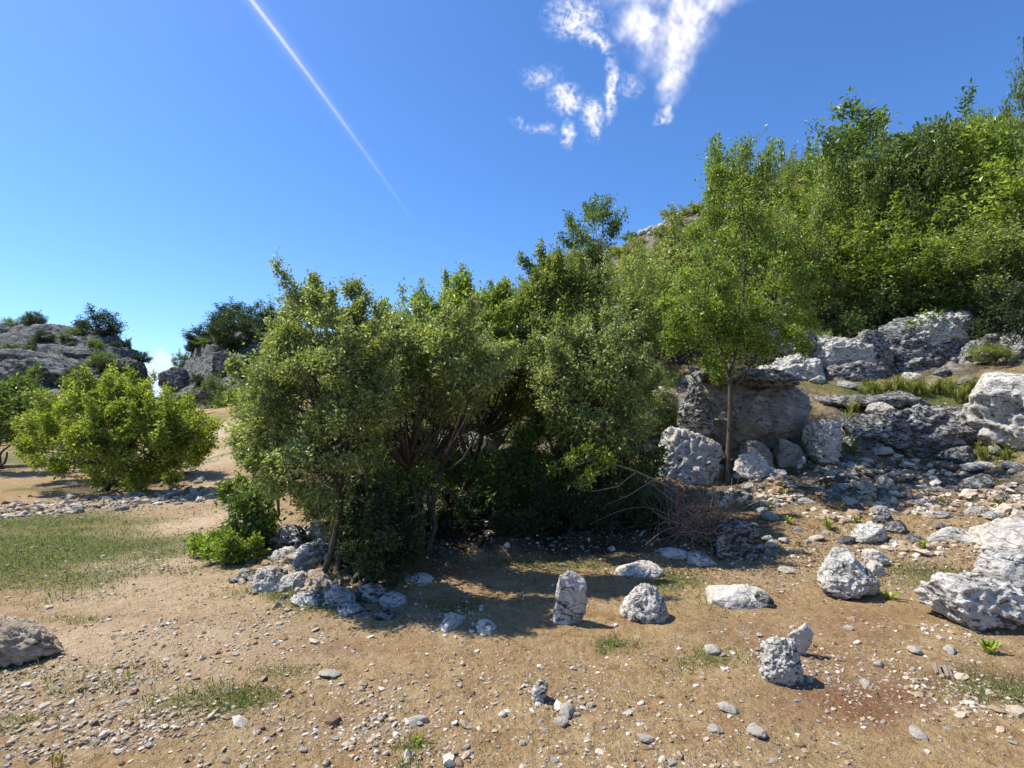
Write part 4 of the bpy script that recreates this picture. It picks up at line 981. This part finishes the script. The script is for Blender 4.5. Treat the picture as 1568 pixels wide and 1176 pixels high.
fb = [(60, 565, 46, 120, 34, 'long grey boulder above the dark bush on the far left slope'), (28, 590, 42, 75, 44, 'tilted grey slab in front of the long grey boulder'), (140, 548, 52, 70, 20, 'grey ledge right of the long grey boulder'),
      (20, 535, 56, 80, 20, 'upper grey ledge near left edge of the far hill'), (267, 584, 50, 44, 24, 'pointed grey boulder in the middle of the pass'), (365, 605, 36, 34, 18, 'pale flat rock by far end of the path'), (340, 560, 46, 30, 24, 'pale grey rock under the far hilltop'),
      (290, 610, 35, 50, 14, 'low grey rock beside the path end'), (100, 525, 60, 90, 14, 'thin grey ledge below the far left crest'), (200, 572, 50, 40, 26, 'dark grey rock on right shoulder of far left hill')]
for q, (px, yb, Y, w, h, lb) in enumerate(fb):
    rock_px(lb, px - w / 2, px + w / 2, yb - h, yb, 500 + q, .6, .8, Y=Y, mat='farrock', blocky=.75, rough=1.0, strata=.08, lvl=5, name='boulder', cat='boulder')

# ------------------------------------------------------------------ ground cover
def blades(name, label, n, sel, hgt, mat, seed, spots=None, spread=.03):
    rs = np.random.RandomState(seed)
    a = np.radians(rs.uniform(-50, 50, n * 6)); r = np.exp(rs.uniform(math.log(2.), math.log(16), n * 6))
    x, y = np.sin(a) * r, np.cos(a) * r
    g, rd, gr, pa, ro, z = masks(x, y)
    p = sel(g, rd, gr, pa, ro); k = rs.rand(n * 6) < p
    x, y, r = x[k][:n], y[k][:n], r[k][:n]; m = len(x); z = ground_h(x, y)
    h = hgt * rs.lognormal(0, .4, m); ph = rs.uniform(0, 6.28, m); lean = rs.normal(0, .6, (m, 2))
    wd = .0016 + .00035 * r
    B = np.c_[x, y, z - .004]; sd = np.c_[np.cos(ph), np.sin(ph), ph * 0] * wd[:, None]
    m1 = B + np.c_[lean * .3 * h[:, None], h * .6]; tp = B + np.c_[lean * h[:, None], h]
    V = np.stack([B - sd, B + sd, m1 + sd * .7, tp, m1 - sd * .7], 1).reshape(-1, 3)
    i = np.arange(m)[:, None] * 5
    o = mesh_obj(name, V, [i + np.array([0, 1, 2, 4]), i + np.array([4, 2, 3])], M[mat], smooth=False, fattrs={'v': np.tile(np.clip(rs.normal(.5, .25, m), 0, 1), 2)})
    tag(o, label, 'grass', kind='stuff')
blades('grass', 'short sparse green grass in the turf patches', 70000, lambda g, rd, gr, pa, ro: np.clip(g - .22, 0, 1), .025, 'grass', 1)
blades('dry_grass', 'short straw-coloured dry grass over the dirt', 34000, lambda g, rd, gr, pa, ro: .09 + .5 * g * (1 - g), .016, 'dry', 2)

def tuft(label, px, py, n, h, w, mat='leaf_lime', seed=0, name='grass_tuft', cat='plant', group=None, flat=.6):
    rs = np.random.RandomState(seed); b = at(px, py); st = []
    V, F = [], []
    for k in range(n):
        a = rs.uniform(0, 6.28); d = np.array([math.cos(a), math.sin(a), 0]); L = h * rs.uniform(.6, 1.15); fl = flat * rs.uniform(.5, 1.3)
        s = np.array([-d[1], d[0], 0]); t = np.linspace(0, 1, 6)
        c = d[None] * (t[:, None] * L * fl) + np.array([[0, 0, 1]]) * (np.sin(t * 1.9)[:, None] * L * .7) + rs.normal(0, .01, 3) * [1, 1, 0]
        ww = w * np.sin(np.clip(t * 2.6 + .35, 0, 3.1)) 
        q = np.stack([c - s * ww[:, None], c + s * ww[:, None]], 1).reshape(-1, 3); o = len(V) * 12
        V.append(q); F += [[o + 2 * i, o + 2 * i + 1, o + 2 * i + 3, o + 2 * i + 2] for i in range(5)]
    o = mesh_obj(name, np.concatenate(V), np.array(F), M[mat], smooth=True, fattrs={'v': np.repeat(rs.uniform(.3, 1, n), 5)})
    o.location = b; tag(o, label, cat, group); return o
tuft('yellow-green broad-leaved plant below the white furrowed boulder', 1515, 1002, 16, .13, .012, seed=1, name='plant')
tuft('bright green leaf rosette in front of the flat green-grey slab', 1412, 845, 26, .15, .010, seed=2, name='plant')
tuft('green leaf rosette on the dirt above the round pale stones', 1268, 812, 22, .17, .013, seed=3, name='plant')
tuft('yellowish leaf rosette left of the green rosette', 1208, 806, 18, .13, .012, seed=4, name='plant')
tuft('small green sprig right of the pointed boulder', 1362, 920, 12, .12, .010, seed=5, name='plant', flat=1.)
tuft('tiny dark green tuft below the white craggy rock', 940, 990, 16, .05, .004, 'leaf_green', seed=6, name='grass_tuft')
tuft('green tuft in the bottom gravel', 640, 1140, 30, .05, .003, 'leaf_green', seed=7)
tuft('pale yellow dry plant at the bottom left corner', 88, 1176, 14, .10, .004, 'dry', seed=8, flat=.3, name='plant')
tuft('dry grass tuft by itself in shade beneath the big shrub', 620, 880, 40, .22, .004, 'grass', seed=9, flat=.4)
tuft('green leafy plant beside the furrowed outcrop', 1080, 850, 26, .17, .010, 'leaf_green', seed=10, name='plant')
rt2 = random.Random(77)
for k in range(20): tuft('long grass tuft on the rock terrace, %s from the left' % ordinal(k), 1322 + 9 * k, rt2.uniform(604, 620), 60, rt2.uniform(.3, .55), .006, 'grass', 100 + k, 'grass_tuft', 'grass', 'grass tufts on the terrace', .45)
for k in range(16): tuft('yellowish grass tuft, %s from left between hollow and layered ledge' % ordinal(k), 1243 + 5 * k, rt2.uniform(640, 712), 34, rt2.uniform(.3, .5), .006, 'grass', 150 + k, 'grass_tuft', 'grass', 'grass tufts by the hollow', .4)
for k in range(14): tuft('green grass tuft at foot of the rock wall, %s from the left' % ordinal(k), 1498 + 5.4 * k, rt2.uniform(690, 712), 30, rt2.uniform(.2, .35), .006, 'grass', 170 + k, 'grass_tuft', 'grass', 'grass tufts by the rock wall', .4)
for k in range(20): tuft('dry orange grass tuft, %s from left on the bank beside leaning boulder' % ordinal(k), 972 + 3.6 * k, rt2.uniform(570, 596), 40, rt2.uniform(.25, .4), .007, 'dry', 190 + k, 'grass_tuft', 'grass', 'dry grass tufts on the bank', .5)
for k in range(20): tuft('small green weed on the right slope rubble, %s from the left' % ordinal(k), 1135 + 22 * k, rt2.uniform(715, 850), 18, rt2.uniform(.06, .16), .008, rt2.choice(['grass', 'leaf_olive']), 220 + k, 'grass_tuft', 'grass', 'weeds on the rubble', .6)

def litter():
    rs = np.random.RandomState(9); n = 26000
    a = rs.uniform(-.62, .95, n); Y = rs.uniform(4.6, 11, n); x = a * Y; y = Y
    k = ((Y > 5.4) & (a > -.4) | (rs.rand(n) < .12)); x, y = x[k], y[k]; z = ground_h(x, y)
    p = np.c_[x, y, z + .006]; d = rs.normal(size=p.shape); d[:, 2] *= .25
    V, F = leaves(p, d, rs.uniform(.015, .045, len(p)), rs, .55, 3.)
    o = mesh_obj('leaf_litter', V, F, M['litter'], smooth=False, fattrs={'v': rs.rand(len(p))}); tag(o, 'dry brown leaf litter under the thicket and on the rubble', 'leaf litter', kind='stuff')
litter()

# two short split logs
def split_wood(label, px, py, l, rz):
    b = at(px, py); bm = bmesh.new(); n = 9
    pr = [(math.cos(t) * .02, math.sin(t) * .02) for t in np.linspace(0, math.pi, n)]
    vs = [[bm.verts.new((x, s * l / 2, y + .004 * math.sin(7 * x * 50))) for x, y in pr] for s in (-1, -.3, .35, 1)]
    for k in range(3):
        for i in range(n): bm.faces.new((vs[k][i], vs[k][(i + 1) % n], vs[k + 1][(i + 1) % n], vs[k + 1][i]))
    bm.faces.new(vs[0]); bm.faces.new(vs[3][::-1])
    me = bpy.data.meshes.new('split_wood'); bm.to_mesh(me); bm.free(); me.materials.append(M['twig'])
    o = bpy.data.objects.new('split_wood', me); COL.objects.link(o); o.location = b + Vector((0, 0, .008)); o.rotation_euler = (.12, .5, rz); tag(o, label, 'wood')
split_wood('left of two short split wood pieces among pale stones at right', 1436, 1030, .13, -.5)
split_wood('right of two short split wood pieces among pale stones at right', 1452, 1034, .14, -.45)

# ------------------------------------------------------------------ clouds and contrail, far away in the sky
def mat_cloud():
    m, t = new_mat('cloud_vapour'); g = G(t)
    tr = g.n('ShaderNodeBsdfTransparent'); tl = g.n('ShaderNodeBsdfTranslucent'); tl.inputs[0].default_value = (.42, .42, .43, 1)
    df = g.n('ShaderNodeBsdfDiffuse'); df.inputs[0].default_value = (.42, .42, .43, 1)
    a1 = g.n('ShaderNodeAddShader'); g.l(tl.outputs[0], a1.inputs[0]); g.l(df.outputs[0], a1.inputs[1])
    mx = g.n('ShaderNodeMixShader'); g.l(g.attr('a'), mx.inputs[0]); g.l(tr.outputs[0], mx.inputs[1]); g.l(a1.outputs[0], mx.inputs[2])
    g.out(mx.outputs[0]); return m
M['cloud'] = mat_cloud(); M['cumulus'] = mat_cloud()
for nd in M['cumulus'].node_tree.nodes:
    if nd.type in ('BSDF_DIFFUSE', 'BSDF_TRANSLUCENT'): nd.inputs[0].default_value = (.9, .9, .92, 1)
def cloud(name, label, x0, x1, y0, y1, dens, alt, step=2.0, dist=None, cat='cloud'):
    """a wispy sheet at a fixed altitude (or distance); only cells that hold vapour exist"""
    nx, ny = int((x1 - x0) / step), int((y1 - y0) / step)
    PX, PY = np.meshgrid(np.linspace(x0, x1, nx), np.linspace(y0, y1, ny)); a = np.clip(dens(PX.ravel(), PY.ravel()), 0, 1)
    u = (PX.ravel() - CX) / F_PX; w = (CY - PY.ravel()) / F_PX; dx, dy, dz = u, cp - w * sp, sp + w * cp
    t = alt / dz if dist is None else dist / dy
    V = np.c_[dx * t, dy * t, CAMZ + dz * t]; V[:, 2] += n2(PX.ravel(), PY.ravel(), .03, 3, 3.) * np.abs(t) * (.012 if cat == 'cloud' else 0)
    i = np.arange(ny - 1)[:, None] * nx + np.arange(nx - 1)[None]; F = np.stack([i, i + 1, i + nx + 1, i + nx], 2).reshape(-1, 4)
    F = F[a[F].max(1) > .012]; used = np.unique(F); mp = np.zeros(len(V), int); mp[used] = np.arange(len(used))
    o = mesh_obj(name, V[used], mp[F], M['cloud' if dist is None else 'cumulus'], attrs={'a': a[used]}); tag(o, label, cat); o.visible_shadow = True
    return o
def bl(x, y, cx, cy, rx, ry, ang=0):
    c, s = math.cos(ang), math.sin(ang); dx, dy = x - cx, y - cy
    return np.exp(-(((dx * c + dy * s) / rx) ** 2 + ((-dx * s + dy * c) / ry) ** 2))
def d1(x, y):
    wx = x + 22 * n2(x, y, .014, 4, 1.) + 6 * n2(x, y, .06, 3, 8.); wy = y + 22 * n2(x, y, .014, 4, 4.)
    m_ = np.maximum.reduce([1.0 * bl(wx, wy, 975, 38, 34, 32), .9 * bl(wx, wy, 1050, 40, 34, 66, .12), .85 * bl(wx, wy, 1036, 110, 20, 44, .25), .55 * bl(wx, wy, 1026, 165, 8, 26, .2), .6 * bl(wx, wy, 1095, 0, 60, 24, -.5), .8 * bl(wx, wy, 1010, -20, 90, 34), .5 * bl(wx, wy, 1010, 60, 60, 50)])
    st = fbm(np.stack([(x * .9 + y * .35) * .045, (y * .9 - x * .35) * .016, x * 0 + 2], 1), 6, gain=.6); fi = n2(x, y, .09, 4, 12.)
    return sstep(.04, .8, m_ * (.9 + .75 * st + .35 * fi)) * .92
def d2(x, y):
    wx = x + 16 * n2(x, y, .03, 3, 21.); wy = y + 16 * n2(x, y, .03, 3, 24.)
    m_ = np.maximum.reduce([.95 * bl(wx, wy, 880, 28, 48, 34), .9 * bl(wx, wy, 910, 60, 40, 14, .7), 1.0 * bl(wx, wy, 868, 150, 30, 26, .5), 1.0 * bl(wx, wy, 936, 138, 13, 44), 1.0 * bl(wx, wy, 908, 178, 18, 34), .9 * bl(wx, wy, 872, 205, 12, 24), .6 * bl(wx, wy, 825, 118, 38, 22), .6 * bl(wx, wy, 835, 200, 26, 14), .5 * bl(wx, wy, 795, 190, 30, 8, .5), .5 * bl(wx, wy, 965, 130, 26, 26), .6 * bl(wx, wy, 1015, 180, 18, 14)])
    r = fbm(np.stack([wx * .075, wy * .06, x * 0], 1), 6, gain=.7, ridged=True); f = fbm(np.stack([x * .02, y * .02, x * 0 + 7], 1), 3); g_ = np.clip(n2(x, y, .16, 3, 5.), -.3, 1)
    return sstep(.2, 1.5, m_ * (.55 + 1.15 * r + .5 * f + .7 * g_)) * .95
cloud('cloud', 'soft white cloud streaming down from the top centre of the sky', 880, 1180, -60, 215, d1, 1500)
cloud('cloud', 'scattered curly cloud shreds left of the soft white cloud', 730, 1060, -60, 245, d2, 1400, 1.3)
cloud('cloud', 'bright white cloud low in the pass between the far hills', 195, 300, 515, 640, lambda x, y: sstep(.3, .6, bl(x, y, 246, 575, 30, 42) * (1 + .35 * n2(x, y, .06, 4, 1.))), 0, 1., dist=5000)
cloud('cloud', 'small cloud peeping between shrub tops', 565, 620, 450, 530, lambda x, y: sstep(.3, .8, bl(x, y, 590, 492, 20, 22) * (1 + .4 * n2(x, y, .1, 3, 1.))), 0, .7, dist=5000)
def d_streak(x, y):
    t = np.clip(y / 335, -.3, 1.2); cx = 385 + 245 * t + 14 * t * (1 - t); w = 3.6 * (1 - .55 * np.clip(t, 0, 1))
    dd = x - cx; core = np.exp(-(dd / w) ** 2) ; halo = .22 * np.exp(-(dd / (w * 4)) ** 2)
    return (core * .6 + halo * .6) * (1 + .35 * n2(x, y, .05, 4, 3.)) * (1 - sstep(-.1, 1.15, t)) ** .95
cloud('streak', 'thin straight white streak slanting down across the upper left sky', 350, 660, -30, 340, d_streak, 4000, 1.5, cat='vapour trail')  # narrow white streak with soft halo, fading towards its lower end
